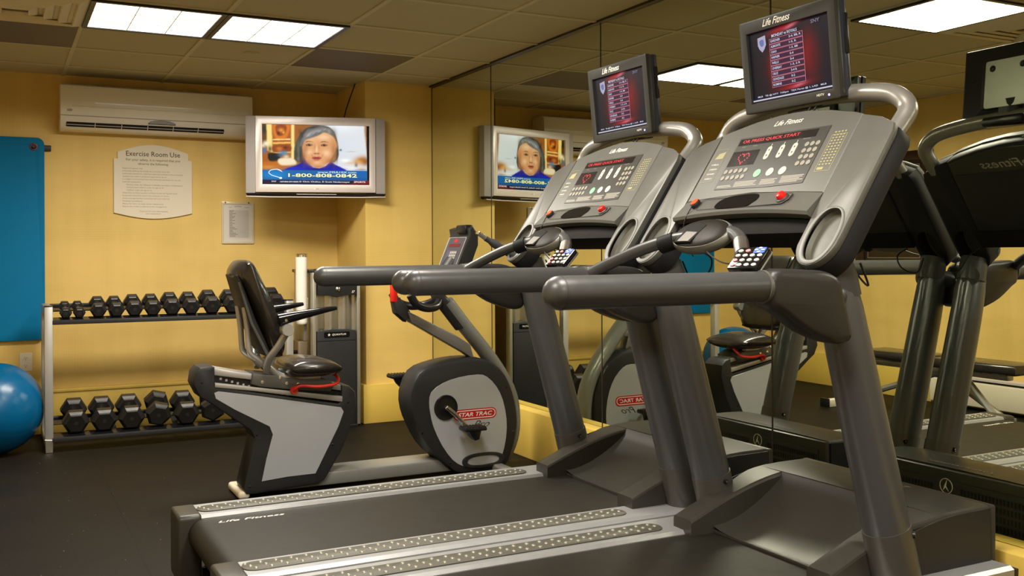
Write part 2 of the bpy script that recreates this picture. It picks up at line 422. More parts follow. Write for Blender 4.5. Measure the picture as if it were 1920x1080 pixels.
# ceiling lights
def make_light():
    r = empty('ceiling_light', (0, 0, 0))
    mb = MB(); a, b = .280, .303
    for q in (((-b, -b), (b, -a)), ((-b, a), (b, b)), ((-b, -a), (-a, a)), ((a, -a), (b, a))):
        mb.box((q[0][0], q[0][1], -.010), (q[1][0], q[1][1], -.001), BLACKM)
    mb.build('frame', r)
    mb = MB(); mb.box((-a, -a, -.005), (a, a, -.002), LAMP); d = mb.build('diffuser', r)
    mb = MB(); g = mat('baffle_white', (.8, .78, .72), .5)
    for k in (-1, 1):
        mb.box((k*a/3-.002, -a, -.009), (k*a/3+.002, a, -.0052), g); mb.box((-a, k*a/3-.002, -.009), (a, k*a/3+.002, -.0052), g)
    mb.build('baffle', r)
    ld = bpy.data.lights.new('lamp', 'AREA'); ld.shape = 'SQUARE'; ld.size = .55; ld.energy = LIGHT_P; ld.color = LIGHT_C; ld.spread = math.radians(SPREAD)
    lo = bpy.data.objects.new('lamp', ld); COL.objects.link(lo); lo.parent = r; lo.location = (0, 0, -.0115)
    return r
def cell(i, j): return (GX+(i+.5)*G, GY+(j+.5)*G, HC-.007)
L0 = make_light()
spots = [((0, 0), 'lit square ceiling light above the air conditioner, next to the stepped air vent'),
         ((1, 0), 'lit square ceiling light beside another lit one, next to the dark ceiling tile'),
         ((1, -3), 'lit square ceiling light over the treadmills, seen only in the mirror beside a vent'),
         ((1, -6), 'added unseen ceiling light over the camera side of the treadmills'),  # from here on: lights added out of view to brighten the consoles
         ((1, -9), 'added unseen ceiling light farthest from the television'),
         ((-1, -6), 'added unseen ceiling light near the left wall')]
for k, (c, lab) in enumerate(spots):
    o = L0 if k == 0 else copy_tree(L0)
    o.location = cell(*c); tag(o, lab, 'ceiling light', 'square ceiling lights')

def make_vent():
    r = empty('ceiling_vent', (0, 0, 0))
    mb = MB()
    for k in range(4):
        a = .300-.068*k; b = a-.040; z0 = -.004-.002*k; z1 = .0
        o_ = [(-a, -a, z0), (a, -a, z0), (a, a, z0), (-a, a, z0)]
        i_ = [(-b, -b, -.018-.003*k), (b, -b, -.018-.003*k), (b, b, -.018-.003*k), (-b, b, -.018-.003*k)]
        mb.loft([o_, i_], LOUV, caps=False)
        j_ = [(p[0]*.985, p[1]*.985, p[2]+.012) for p in i_]
        mb.loft([i_, j_], LOUV, caps=False)
    mb.build('louver', r, sharp=20)
    mb = MB(); mb.box((-.303, -.303, -.002), (.303, .303, 0), LOUV); mb.build('backing', r)
    return r
v0 = make_vent(); v0.location = cell(-1, 0)
tag(v0, 'square stepped ceiling air vent next to a dark tile, above the blue mat', 'ceiling vent', 'ceiling air vents')
v1 = copy_tree(v0); v1.location = cell(0, -3)
tag(v1, 'square stepped air vent seen only in the mirror, next to the lit ceiling panel', 'ceiling vent', 'ceiling air vents')
for c, lab in (((-1, 1), 'dark flat ceiling tile in the left corner, beside the air vent'),
               ((2, 1), 'dark flat ceiling tile to the right of the two ceiling lights')):
    mb = MB(); mb.box((-.296, -.296, -.004), (.296, .296, 0.004), DKTILE)
    o = mb.build('ceiling_tile'); x, y, z = cell(*c); o.location = (x, y, z+.004); tag(o, lab, 'ceiling tile', 'dark ceiling tiles')
mb = MB(); mb.lathe([(0, -.012), (.03, -.012), (.042, -.008), (.045, 0)], CEIL, 28)
tag(mb.build('sprinkler_cover'), 'round white sprinkler cover on the ceiling beyond the right light', 'sprinkler cover').location = (1.306, 5.80, HC)

# ================================================================== AIR CONDITIONER
ORG = (.95, YB, 1.95)
ac = empty('air_conditioner', ORG, 'white wall mounted split air conditioner high on the yellow back wall', 'air conditioner')
YZ = M4((0, 0, 0), (0, 1, 0), (0, 0, 1), (1, 0, 0))    # profile plane, extruded along X
prof = [(YB, 2.236), (6.895, 2.236), (6.872, 2.222), (6.864, 2.18), (6.862, 2.09), (6.870, 2.035), (6.885, 2.0), (6.93, 1.956), (6.98, 1.944), (YB, 1.944)]
mb = MB(); mb.prism(prof, .35, 1.555, WHITE, .008, 3, YZ)
body = mb.build('body', ac, ORG)
mb = MB(); mb.box((.42, 6.856, 2.088), (1.50, 6.863, 2.094), WHITE, .002)
mb.box((.352, 6.866, 2.03), (1.553, 6.8715, 2.034), mat('seam_grey', (.35, .31, .24), .5)); mb.build('front_ridge', ac, ORG)
mb = MB(); e = V((0, -.048, .046)).normalized(); nrm = V((0, -.69, -.72))
Ms = M4((.876, 6.9015, 1.9815), (1, 0, 0), tuple(e), tuple(V((1, 0, 0)).cross(e)))
mb.prism(rrect(-.49, -.020, .49, .016, .006), -.004, .0025, BLACK, 0, 1, Ms)
for q in (-.32, -.16, 0, .16, .32): mb.box((q-.002, -.02, .0025), (q+.002, .016, .005), WHITE, 0, 1, Ms)
mb.prism(rrect(-.488, -.004, .488, .001, .002), .002, .006, mat('vane_grey', (.42, .38, .36), .4), 0, 1, Ms)
mb.build('outlet_louver', ac, ORG)
mb = MB(); arc = [(.06*math.cos(t)*1.45, .026*math.sin(t)) for t in [PI*k/16 for k in range(17)]]
mb.prism([(p[0]+.962, p[1]+2.002) for p in arc], 0, .012, mat('receiver_window', (.045, .03, .018), .25), .002, 1, XZ(6.882))
mb.build('receiver_window', ac, ORG)
mb = MB(); mb.plate([ell(.405, 2.065, .016, .008), ell(.405, 2.065, .013, .006)], 0, .001, TXTB, 0, XZ(6.8645)); mb.plate([ell(.405, 2.065, .008, .004), ell(.405, 2.065, .005, .0025)], 0, .001, TXTB, 0, XZ(6.8645)); mb.build('logo', body, ORG)
mb = MB()
for k in range(9): mb.box((.42+k*.12, 6.905, 2.234), (.50+k*.12, 7.02, 2.239), DARK)
mb.build('top_grille', ac, ORG)

# ================================================================== EXERCISE ROOM SIGN
ORG = (.93, YB, 1.64); cx = .930
o_ = [(.68, 1.425), (.68, 1.785), (.704, 1.787), (.704, 1.832)]
o_ += [(cx-.226+.452*k/20, 1.832+.052*math.sin(PI*k/20)) for k in range(1, 20)]
o_ += [(1.157, 1.832), (1.157, 1.787), (1.181, 1.785), (1.181, 1.425)]
o_ += [(cx+.251-.502*k/20, 1.425-.038*math.sin(PI*k/20)) for k in range(1, 20)]
sg = empty('wall_sign', ORG, 'cream plaque with arched top and printed exercise room rules, on the yellow wall', 'sign')
mb = MB(); mb.prism(o_, 0, .014, SIGN, .002, 1, XZ(YB-.001)); pl = mb.build('plaque', sg, ORG)
mb = MB(); Mx = XZ(YB-.0153)
mb.text('Exercise Room Use', cx, 1.822, .345, .033, TXTK, M=Mx, bold=.004)
mb.text('For your safety, it is required that you', cx, 1.779, .345, .021, TXTK, M=Mx)
mb.text('observe the following:', cx, 1.753, .195, .020, TXTK, M=Mx)
lines = [('Registered guests only.', 0, .13), ('Individuals utilizing this facility do so at their own risk.', 0, .30), ('Individuals should not undertake exercise activities unless physically', 0, .385),
         ('qualified and under a physicians approval to do so.', 0, .28), ('It is highly recommended that the following individuals not use this', 0, .37), ('exercise equipment:', 0, .115),
         ('Persons under the influence of alcohol, narcotics, or medications.', .025, .36), ('Unsupervised children under the age of 18.', .025, .235), ('Children under the age of 14.', .025, .16),
         ('Please limit workout sessions to thirty minutes during peak times.', 0, .35), ('Equipment should be used in the presence of others.', 0, .295), ('Shoes and appropriate exercising attire are required.', 0, .30),
         ('Smoking is prohibited.', 0, .125), ('Please be sure to wipe down equipment.', 0, .26), ('Report any unsafe conditions to the management.', 0, .28)]
for k, (t, dx, wd) in enumerate(lines):
    mb.text(t, .735+dx, 1.722-.0182*k, wd, .0105, TXTB, M=Mx, align='L')
mb.text('Thank you for your understanding', cx, 1.436, .18, .010, TXTB, M=Mx); mb.text('and cooperation.', cx, 1.420, .10, .010, TXTB, M=Mx)
mb.build('lettering', pl, ORG)
# clear notice holder
ORG = (1.49, YB, 1.22)
nh = empty('notice_holder', ORG, 'clear plastic holder with a printed paper notice, below the air conditioner near the television', 'notice holder')
mb = MB(); mb.plate([rrect(1.379, 1.219, 1.602, 1.512, .008), rrect(1.394, 1.236, 1.588, 1.494, .003)], 0, .010, ACRYL, .001, XZ(YB-.001)); mb.build('holder', nh, ORG)
mb = MB(); mb.box((1.392, YB-.006, 1.234), (1.590, YB-.001, 1.496), PAPER)
Mx = XZ(YB-.0062)
mb.flat([(1.43, 1.26), (1.565, 1.26), (1.565, 1.455), (1.43, 1.455)], mat('paper_shade', (.50, .47, .43), .6), .0002, Mx)
mb.text('NOTICE', 1.492, 1.480, .05, .009, TXTK, M=Mx); mb.text('DAILY', 1.44, 1.474, .025, .006, TXTK, M=Mx); mb.text('CHECK', 1.55, 1.474, .035, .006, TXTK, M=Mx)
for k in range(19):
    mb.box((1.432, YB-.0068, 1.448-.0098*k), (1.432+random.uniform(.018, .06), YB-.0064, 1.452-.0098*k), TXTB)
mb.build('paper', nh, ORG)
mb = MB()
for x in (1.405, 1.565): mb.lathe([(0, .004), (.004, .003), (.005, 0)], DARK, 10, M4((x, YB-.012, 1.506), (1, 0, 0), (0, 0, 1), (0, -1, 0)))
mb.build('pin', nh, ORG)

# ================================================================== WALL TELEVISION
TVO = (1.88, 6.462, 1.81); e3 = V((.9647, -.2634, 0)); z3 = V((0, 0, 1)); n3 = e3.cross(z3)
TV = M4(TVO, e3, z3, n3)
tv = empty('wall_television', TVO, 'silver wall television showing a grey haired woman in a blue turtleneck', 'television')
mb = MB(); b = .205
sc_o = [(-.349, -.204), (.349, -.204), (.349, .192), (-.349, .192)]
mb.plate([[(-.392, -.255), (.390, -.255), (.390, .245), (-.392, .245)], sc_o], -.04, .006, TVSIL, .002, TV)
mb.box((-.392, -.255, -.075), (.390, .245, -.041), TVBEZ, .004, 2, TV)
front = mb.build('front_frame', tv, TVO)
for s_ in (-1, 1):
    mb = MB(); mb.prism([(s_*.393, -.075), (s_*.393, .0055), (s_*.455, -.018), (s_*.458, -.07)], -.262, .245, TVSIL2, .003, 2, TV @ M4((0, 0, 0), (1, 0, 0), (0, 0, 1), (0, 1, 0)))
    mb.build('speaker', tv, TVO)
mb = MB(); mb.prism([(-.453, 0), (.456, 0), (.44, .010), (-.437, .010)], -.05, .005, BLKG, .003, 1, TV @ Matrix.Translation((0, -.283, 0)))
pts = [(-.455, -.262), (.458, -.262), (.45, -.279), (.30, -.284), (-.30, -.284), (-.447, -.279)]
mb.prism(pts, -.06, .006, BLKG, .002, 1, TV); mb.box((-.13, -.270, .006), (.13, -.267, .009), TVSIL, 0, 1, TV)
mb.prism([(-.455, -.285), (-.447, -.279), (.45, -.279), (.458, -.285), (.30, -.289), (-.30, -.289)], -.05, .004, TVSIL, 0, 1, TV)
mb.build('control_strip', tv, TVO)
mb = MB(); mb.flat(ell(-.012, -.232, .006, .006, 16), TXTW, .0064, TV); mb.text('LG', .006, -.232, .014, .008, TXTB, .0064, TV, bold=.01); mb.build('logo', front, TVO)
mb = MB(); mb.box((-.28, -.2, -.16), (.28, .2, -.076), DARK, .02, 2, TV); mb.build('rear_housing', tv, TVO)
mb = MB(); mb.box((1.88, 6.62, 1.73), (2.02, 6.74, 1.89), BLACK, .005); mb.tube([(1.95, 6.70, 1.81), (1.97, 6.9, 1.81), (1.97, YB, 1.81)], .025, BLACK)
mb.box((1.90, YB-.02, 1.70), (2.04, YB, 1.92), BLACK, .004); mb.build('wall_bracket', tv, TVO)
# the picture on the screen
K = Canvas(-.349, -.204, .349, .192, 300, 171, (.80, .82, .84)); P, B = K.poly, K.blob
P([(-.36, -.21), (-.10, -.21), (-.05, .2), (-.36, .2)], (.50, .20, .03), .006)
P([(-.10, .2), (.02, .2), (-.05, -.1), (-.12, -.1)], (.42, .20, .05), .008)
B(-.335, .16, .022, .05, (.03, .05, .02)); B(-.335, .09, .02, .03, (.10, .05, .01), .8)
P([(-.322, .2), (-.288, .2), (-.283, .005), (-.318, .02)], (.95, .78, .35), .003)
P([(-.163, .2), (-.143, .2), (-.140, -.03), (-.163, -.035)], (.95, .78, .38), .003)
P(smooth([(-.275, .2), (-.175, .2), (-.185, .12), (-.225, .085), (-.27, .11)], 4), (.78, .30, .03), .004)
P(smooth([(-.262, .185), (-.195, .185), (-.205, .13), (-.25, .12)], 4), (.40, .12, .015), .003); B(-.228, .155, .018, .014, (.85, .42, .08)); B(-.245, .135, .010, .010, (.15, .05, .01)); B(-.212, .14, .008, .01, (.9, .5, .12))
P([(-.282, .088), (-.165, .092), (-.165, .10), (-.282, .096)], (.95, .78, .42), .002); P([(-.282, .062), (-.165, .068), (-.165, .080), (-.282, .074)], (.90, .62, .22), .002)
P(smooth([(-.28, .05), (-.175, .056), (-.17, .02), (-.27, .005)], 4), (.42, .12, .012), .004); B(-.24, .035, .02, .01, (.75, .35, .06), .8); B(-.20, .04, .012, .01, (.12, .04, .01), .8)
P([(-.282, .0), (-.165, .005), (-.165, .014), (-.282, .008)], (.85, .55, .20), .002)
B(-.325, .065, .020, .018, (.95, .90, .72)); B(-.345, .05, .014, .012, (.9, .8, .5)); B(-.335, .02, .014, .02, (.10, .30, .50), .9); B(-.30, .03, .012, .02, (.05, .05, .02), .8)
P(smooth([(-.312, .0), (-.240, -.002), (-.242, -.052), (-.300, -.056)], 2), (.012, .010, .012), .003)
B(-.215, .005, .028, .013, (.14, .38, .60)); B(-.235, -.012, .018, .010, (.10, .22, .35)); B(-.195, -.02, .02, .012, (.85, .80, .65), .8); B(-.24, .025, .015, .01, (.65, .28, .08))
P([(-.36, -.055), (-.17, -.045), (-.10, -.12), (-.36, -.12)], (.62, .26, .04), .005); P(smooth([(-.245, -.035), (-.15, -.03), (-.13, -.07), (-.23, -.075)], 4), (.92, .82, .62), .004); B(-.31, -.09, .05, .012, (.80, .42, .10), .8); B(-.15, -.085, .03, .012, (.45, .30, .14), .7)
B(.16, .2, .12, .05, (.93, .95, .97), .8); B(.12, .03, .10, .10, (.72, .78, .86), .5)
P(smooth([(.318, .2), (.36, .2), (.36, -.02), (.338, -.02), (.326, .08)], 4), (.55, .36, .20), .004); P([(.328, .2), (.334, .2), (.338, 0), (.334, 0)], (.30, .14, .06), .002)
B(.160, .03, .007, .007, (.03, .26, .20)); B(.23, .02, .03, .003, (.55, .55, .55), .7)
B(.295, -.035, .040, .024, (.66, .33, .08)); B(.325, -.045, .03, .03, (.42, .18, .04), .9); B(.27, -.05, .03, .014, (.80, .50, .18), .9); B(.22, -.055, .035, .010, (.80, .62, .42), .8); B(.262, -.075, .010, .020, (.15, .08, .05), .7)
B(.19, -.04, .03, .012, (.98, .97, .95)); B(.24, -.09, .07, .010, (.93, .90, .85)); B(.31, -.085, .03, .008, (.85, .75, .55)); B(.30, -.098, .03, .004, (.70, .35, .25), .8)
# hair, sweater, face
hair = smooth([(-.139, -.040), (-.144, .02), (-.130, .08), (-.094, .145), (-.042, .180), (.03, .191), (.087, .180), (.125, .135), (.144, .054), (.143, -.020), (.105, -.055), (.02, -.03), (-.085, -.055)], 5)
P(hair, (.125, .115, .100), .0025)
B(-.118, .03, .016, .07, (.25, .26, .20), .8); B(-.103, -.01, .006, .05, (.06, .06, .05), .7); B(-.128, -.01, .006, .05, (.08, .08, .06), .6); B(-.118, -.035, .012, .018, (.32, .30, .22), .7)
B(.125, .04, .010, .06, (.28, .28, .22), .8); B(.136, .0, .005, .05, (.08, .08, .06), .7); B(.115, -.03, .015, .02, (.36, .32, .20), .8); B(.11, .14, .02, .03, (.22, .20, .18), .8)
sweater = [(-.235, -.115), (-.18, -.092), (-.133, -.077), (-.10, -.060), (-.078, -.033), (-.055, -.055), (-.02, -.088), (.02, -.093), (.06, -.078), (.092, -.046), (.12, -.066), (.16, -.085), (.215, -.115)]
P(sweater, (.008, .030, .50), .0025)
B(-.085, -.055, .010, .016, (.003, .008, .18), .9); B(-.14, -.095, .05, .008, (.02, .06, .75), .8); B(.0, -.103, .05, .008, (.004, .010, .25), .8); B(.10, -.07, .012, .014, (.004, .010, .25), .8); B(.15, -.098, .04, .007, (.02, .05, .62), .7)
face = smooth([(-.088, .07), (-.087, .01), (-.074, -.035), (-.043, -.072), (.005, -.090), (.04, -.084), (.075, -.058), (.108, -.012), (.128, .04), (.130, .085), (.099, .130), (.03, .150), (-.05, .130)], 5)
P(face, (.80, .49, .27), .003)
B(.045, .115, .05, .022, (.95, .70, .48), .9); B(-.030, .10, .03, .03, (.88, .60, .38), .8)
B(-.078, .0, .014, .06, (.56, .27, .12), .75); B(.115, .02, .018, .07, (.58, .30, .14), .8); B(.085, -.045, .03, .018, (.60, .30, .15), .8, .6); B(-.05, -.06, .022, .014, (.55, .27, .13), .7, -.6); B(.01, -.083, .04, .008, (.60, .34, .19), .8)
B(-.045, .012, .024, .018, (.96, .68, .48), .8); B(.065, .008, .026, .020, (.97, .70, .50), .85); B(.002, .030, .008, .028, (.96, .72, .50), .8); B(.004, -.055, .022, .012, (.93, .64, .44), .8)
B(-.046, .064, .026, .010, (.62, .32, .17), .65); B(.052, .064, .026, .010, (.62, .32, .17), .65)
B(-.010, .048, .006, .014, (.62, .33, .17), .6); B(.016, .045, .006, .014, (.66, .36, .19), .5); B(.002, .004, .017, .006, (.52, .23, .12), .75); B(-.066, .035, .012, .03, (.64, .34, .18), .6); B(-.03, -.045, .02, .02, (.74, .44, .26), .6); B(-.028, -.010, .004, .018, (.62, .32, .18), .5, .5); B(.040, -.010, .004, .018, (.62, .32, .18), .5, -.5); B(.002, -.042, .018, .004, (.58, .28, .16), .6)
B(-.009, .003, .004, .0025, (.22, .07, .04)); B(.013, .003, .004, .0025, (.22, .07, .04))
for ex in (-.046, .052):
    P(smooth([(ex-.028, .078), (ex-.004, .087), (ex+.027, .080), (ex, .0815)], 4), (.24, .11, .05), .0018, .9)
    P(smooth([(ex-.023, .0575), (ex-.004, .067), (ex+.022, .060), (ex, .0525)], 4), (.12, .05, .03), .0014, 1.)
    B(ex-.010, .0585, .0045, .0028, (.68, .56, .50), .85); B(ex+.011, .0590, .0045, .0028, (.68, .56, .50), .85); B(ex, .0595, .0058, .0050, (.03, .018, .012)); B(ex+.002, .0615, .0015, .0015, (.8, .8, .8), .7)
P(smooth([(-.030, -.025), (-.012, -.0165), (.002, -.019), (.016, -.0165), (.034, -.024), (.018, -.037), (.0, -.040), (-.016, -.036)], 4), (.58, .16, .12), .0018); P(smooth([(-.022, -.0255), (.0, -.0245), (.026, -.0255), (.0, -.0285)], 4), (.14, .03, .03), .0012); B(.002, -.034, .012, .003, (.80, .36, .28), .7)
P(smooth([(-.092, .105), (-.108, .055), (-.090, .055), (-.074, .092), (-.03, .108), (.02, .128), (.06, .150), (.112, .122), (.10, .165), (.03, .188), (-.045, .176)], 5), (.27, .26, .25), .003)
B(-.045, .130, .035, .012, (.56, .56, .57), .8, .55); B(-.078, .105, .008, .022, (.44, .44, .43), .8); B(.01, .155, .035, .010, (.50, .50, .50), .8, .2); B(.055, .165, .03, .012, (.38, .37, .35), .8); B(-.02, .178, .04, .008, (.07, .065, .07), .85, .25); B(-.095, .13, .012, .03, (.08, .09, .08), .7, .5); B(.085, .15, .012, .02, (.50, .50, .42), .6)
for q in range(9): B(-.07+.018*q, .118+.007*q, .012, .0016, (.68, .72, .70) if q % 2 else (.14, .16, .14), .6, .75-.05*q)
B(.135, .06, .006, .018, (.68, .38, .2), .9)
# caption bands
P([(-.36, -.172), (.333, -.172), (.333, -.108), (-.36, -.108)], (.004, .23, .50), .0015); B(-.27, -.14, .08, .03, (.01, .40, .76), .8); B(.1, -.165, .3, .006, (.004, .10, .32), .7); B(.30, -.13, .05, .03, (.01, .24, .58), .7)
P([(-.36, -.21), (.36, -.21), (.36, -.172), (-.36, -.172)], (.014, .022, .10), .0012); P([(.17, -.21), (.36, -.21), (.36, -.194), (.15, -.194)], (.20, .010, .02), .002); P([(.235, -.194), (.36, -.194), (.36, -.174), (.245, -.174)], (.34, .02, .04), .002); P([(-.36, -.21), (-.20, -.21), (-.22, -.196), (-.36, -.196)], (.10, .010, .02), .003)
P([(.333, -.172), (.36, -.172), (.36, .2), (.333, .2)], (.020, .008, .022), .001)
P([(-.24, -.181), (-.115, -.181), (-.115, -.190), (-.24, -.190)], (.50, .55, .70), .0015, .5)
pic = K.mesh('picture', TV, -.012, tv, TVO, .78)
S = MB(); S.M = TV
E = lambda n, c, s=1.: em(n, c, s)
st = smooth([(-.225, -.118), (-.25, -.104), (-.29, -.108), (-.308, -.125), (-.29, -.142), (-.25, -.155), (-.235, -.160)], 6, False)
S.tube([(p[0], p[1], -.0115) for p in st], .0026, E('stetho', (.70, .78, .9)), 6)
S.flat(ell(-.232, -.161, .010, .007, 12), E('stetho', (.70, .78, .9)), -.0112)
S.flat(smooth([(-.262, -.103), (-.235, -.106), (-.218, -.122), (-.24, -.114)], 3), E('hand', (.55, .33, .25)), -.0108)
S.build('stethoscope_graphic', pic, TVO); S = MB(); S.M = TV
S.text('www.MSA10X.com', .135, -.119, .255, .012, E('cap_white', (.80, .84, .9)), -.0115, bold=0)
S.text('1-800-808-0842', .044, -.1425, .45, .024, E('cap_shadow', (.05, .05, .02)), -.0116, bold=.05)
S.text('1-800-808-0842', .0425, -.1415, .45, .024, E('cap_yellow', (.90, .88, .42)), -.0110, bold=.02)
S.text('EASY', -.275, -.1835, .030, .008, E('cap_white', (.80, .84, .9)), -.0115, bold=.01)
S.text('NATURAL CITY VISION', -.175, -.1850, .115, .008, E('cap_white', (.80, .84, .9)), -.0115, bold=.01)
S.text('D Chris Chelios, D Scott Niedermayer', .055, -.1850, .33, .012, E('cap_white', (.80, .84, .9)), -.0115, bold=.008)
S.text('SPORTS', .285, -.183, .075, .011, E('cap_white', (.80, .84, .9)), -.0115, bold=.012)
S.build('caption', pic, TVO)
# power cord up to the ceiling
mb = MB(); mb.tube(smooth([(2.10, 6.60, 1.97), (2.12, 6.60, 2.10), (2.15, 6.54, 2.24), (2.17, 6.52, HC-.008)], 5, False), .0045, CORD, 8)
tag(mb.build('power_cord', None, (2.12, 6.60, 2.0)), 'thin black cord rising from the silver television to the ceiling', 'cord')

# ================================================================== BLUE MAT, HOOK, BALL, OUTLET
ORG = (0, YB-.02, .6); mat_ = empty('exercise_mat', ORG, 'blue foam exercise mat hanging on the back wall', 'exercise mat')
mb = MB(); hole = ell(.203, 1.838, .011, .011, 20)
mb.plate([rrect(-.27, .604, .265, 1.898, .045), hole, ell(-.208, 1.838, .011, .011, 20)], 0, .016, MATB, .004, XZ(YB-.018)); mb.build('foam_sheet', mat_, ORG)
mb = MB()
for x in (.203, -.208): mb.plate([ell(x, 1.838, .024, .024, 24), ell(x, 1.838, .013, .013, 24)], 0, .003, mat('eyelet_red', (.12, .02, .03), .4), .001, XZ(YB-.034))
mb.build('eyelet', mat_, ORG)
mb = MB(); mb.box((-.29, YB-.018, 1.815), (.305, YB, 1.853), DARK, .004)
for x in (.203, -.208): mb.tube([(x, YB-.01, 1.838), (x, YB-.06, 1.838)], .0095, BLACK, 12)
tag(mb.build('mat_hanger', None, (0, YB, 1.834)), 'black bar with pegs behind the top of the blue mat', 'hanger')
R_ = .262
mb = MB(); prof = []
for k in range(49):
    t = -PI/2+PI*k/48; rr = R_*(1+.0025*math.sin(k*2.2)) ; prof.append((max(0, rr*math.cos(t)), rr*math.sin(t)))
tilt = Matrix.Rotation(math.radians(62), 4, 'X') @ Matrix.Rotation(math.radians(25), 4, 'Y')
mb.lathe(prof, BALL, 64, tilt)
mb.M = Matrix.Identity(4)
tag(mb.build('exercise_ball', sharp=80), 'large shiny blue exercise ball on the floor below the blue mat', 'exercise ball').location = (-.022, 6.47, R_+.001)
ORG = (.153, YB, .465); ol = empty('wall_outlet', ORG, 'cream electrical outlet low on the wall behind the blue ball', 'outlet')
mb = MB(); mb.prism(rrect(.117, .407, .190, .523, .006), 0, .006, WHITE2, .002, 1, XZ(YB)); pl = mb.build('cover_plate', ol, ORG)
mb = MB()
for z in (.44, .49):
    mb.prism(ell(.153, z, .017, .014, 20), 0, .0025, WHITE2, 0, 1, XZ(YB-.006))
    for dx in (-.006, .006): mb.box((.153+dx-.001, YB-.0095, z-.001), (.153+dx+.001, YB-.0085, z+.007), BLACK)
    mb.flat(ell(.153, z-.007, .0025, .0025, 8), BLACK, .0005, XZ(YB-.0086))
mb.build('socket', pl, ORG)

# ================================================================== DUMBBELL RACK
ORG = (.96, 6.6, 0)
rk = empty('dumbbell_rack', ORG, 'grey metal two tier dumbbell rack against the back wall', 'dumbbell rack')
TI = math.radians(15)
for x in (.2575, 1.667):
    mb = MB()
    mb.box((x-.0225, 6.345, .03), (x+.0225, 6.405, .848), SILV, .004); mb.box((x-.0225, 6.345, .03), (x+.0225, 6.93, .075), SILV, .004)
    mb.box((x-.0225, 6.80, .05), (x+.0225, 6.86, .80), SILV, .004); mb.box((x-.0225, 6.38, .80), (x+.0225, 6.84, .846), SILV, .004)
    mb.box((x-.0235, 6.344, .846), (x+.0235, 6.406, .853), BLACK, .002)
    p = mb.build('side_frame', rk, ORG)
    mb = MB(); mb.prism([(x-.02, 0), (x+.02, 0), (x+.024, .075), (x-.024, .08)], -.045, .03, STEEL, .003, 1, XZ(6.37)); mb.box((x-.024, 6.87, 0), (x+.024, 6.94, .08), DARK, .004); mb.build('foot', p, ORG)
for (zf, yf) in ((.742, 6.345), (.062, 6.325)):
    mb = MB()
    mb.box((.275, yf, zf), (1.65, yf+.022, zf+.026), DARK, .003)
    Ms = M4((0, yf+.012, zf+.016), (1, 0, 0), (0, math.cos(TI), math.sin(TI)), (0, -math.sin(TI), math.cos(TI)))
    mb.box((.275, 0, -.004), (1.65, .085, .0), BLKG, 0, 1, Ms); mb.box((.275, .215, -.004), (1.65, .31, .0), BLKG, 0, 1, Ms)
    mb.box((.275, .30, -.004), (1.65, .318, .012), DARK, .003, 1, Ms)
    mb.box((.275, yf+.31, zf+.060), (1.65, yf+.33, zf+.088), DARK, .003)
    for xx in (.6, .96, 1.32): mb.box((xx, 0, -.016), (xx+.03, .31, -.004), DARK, 0, 1, Ms)
    mb.build('shelf', rk, ORG)

def make_dumbbell(d, cc, L):
    """d flat-to-flat, cc distance between head centres, L head length; lies along Y"""
    r = empty('dumbbell', (0, 0, 0)); R = d/math.sqrt(3)
    for s_ in (-1, 1):
        mb = MB(); secs = []
        for (t, k) in ((-.5, .72), (-.44, .82), (-.25, 1.), (.25, 1.), (.44, .82), (.5, .72)):
            secs.append([(R*k*math.cos(PI/3*i), s_*cc/2+t*L, R*k*math.sin(PI/3*i)) for i in range(6)])
        mb.loft(secs, RUB)
        mb.lathe([(0, .0), (.011, .0), (.012, -.002)], DARK, 12, M4((0, s_*(cc/2+L*.5+.0008), 0), (1, 0, 0), (0, 0, s_), (0, s_, 0)))
        mb.build('head', r, sharp=15)
    mb = MB(); h = cc/2-L/2+.004
    mb.tube([(0, -h, 0), (0, -h*.5, 0), (0, 0, 0), (0, h*.5, 0), (0, h, 0)], [.012, .0135, .0155, .0135, .012], CHROME, 14, False)
    mb.build('handle', r)
    return r
protos = {}
def place_db(x, yfront, slope0, d, cc, L, lab, grp, rx=0, rz=0):
    """slope0 = (y, z) of a shelf surface point"""
    key = (d, cc, L)
    if key in protos: o = copy_tree(protos[key])
    else: o = protos[key] = make_dumbbell(d, cc, L)
    ym = yfront+math.cos(TI)*cc/2
    zs = slope0[1]+(ym-slope0[0])*math.tan(TI)
    hd = d/2/math.cos(TI)
    if rx: hd = d/math.sqrt(3)*math.cos(math.radians(30-abs(rx)))/math.cos(TI)*1.0
    o.location = (x, ym, zs+hd+.0005); o.rotation_euler = (TI, math.radians(rx), math.radians(rz))
    tag(o, lab, 'dumbbell', grp)
S1 = (6.357, .7585); S2 = (6.337, .0785)
tops = [(.352, 0.060, 'smallest black dumbbell, at the left end of the upper rack shelf'), (.424, 0.060, 'small black dumbbell, second from the left end of the upper shelf'),
        (.532, 0.082, 'black hex dumbbell, third from the left on the upper shelf'), (.630, 0.082, 'black hex dumbbell, fourth from the left on the upper shelf'),
        (.734, 0.089, 'black hex dumbbell, fifth from the left on the upper shelf'), (.840, 0.089, 'black hex dumbbell, sixth from the left on the upper shelf'),
        (.953, 0.096, 'black hex dumbbell, seventh from the left on the upper shelf'), (1.066, 0.096, 'black hex dumbbell, eighth from the left on the upper shelf'),
        (1.190, 0.104, 'black hex dumbbell, ninth from the left on the upper shelf'), (1.320, 0.104, 'black hex dumbbell on the upper shelf just left of the bike backrest'),
        (1.452, 0.110, 'black hex dumbbell on the upper shelf hidden behind the bike backrest'), (1.592, 0.110, 'black hex dumbbell at the right end of the upper shelf')]
for k, (x, d, lab) in enumerate(tops):
    place_db(x, 6.42, S1, d, .125+.4*(d-.06), .045+.35*(d-.06), lab, 'black dumbbells on the upper shelf', 0, random.uniform(-1.5, 1.5))
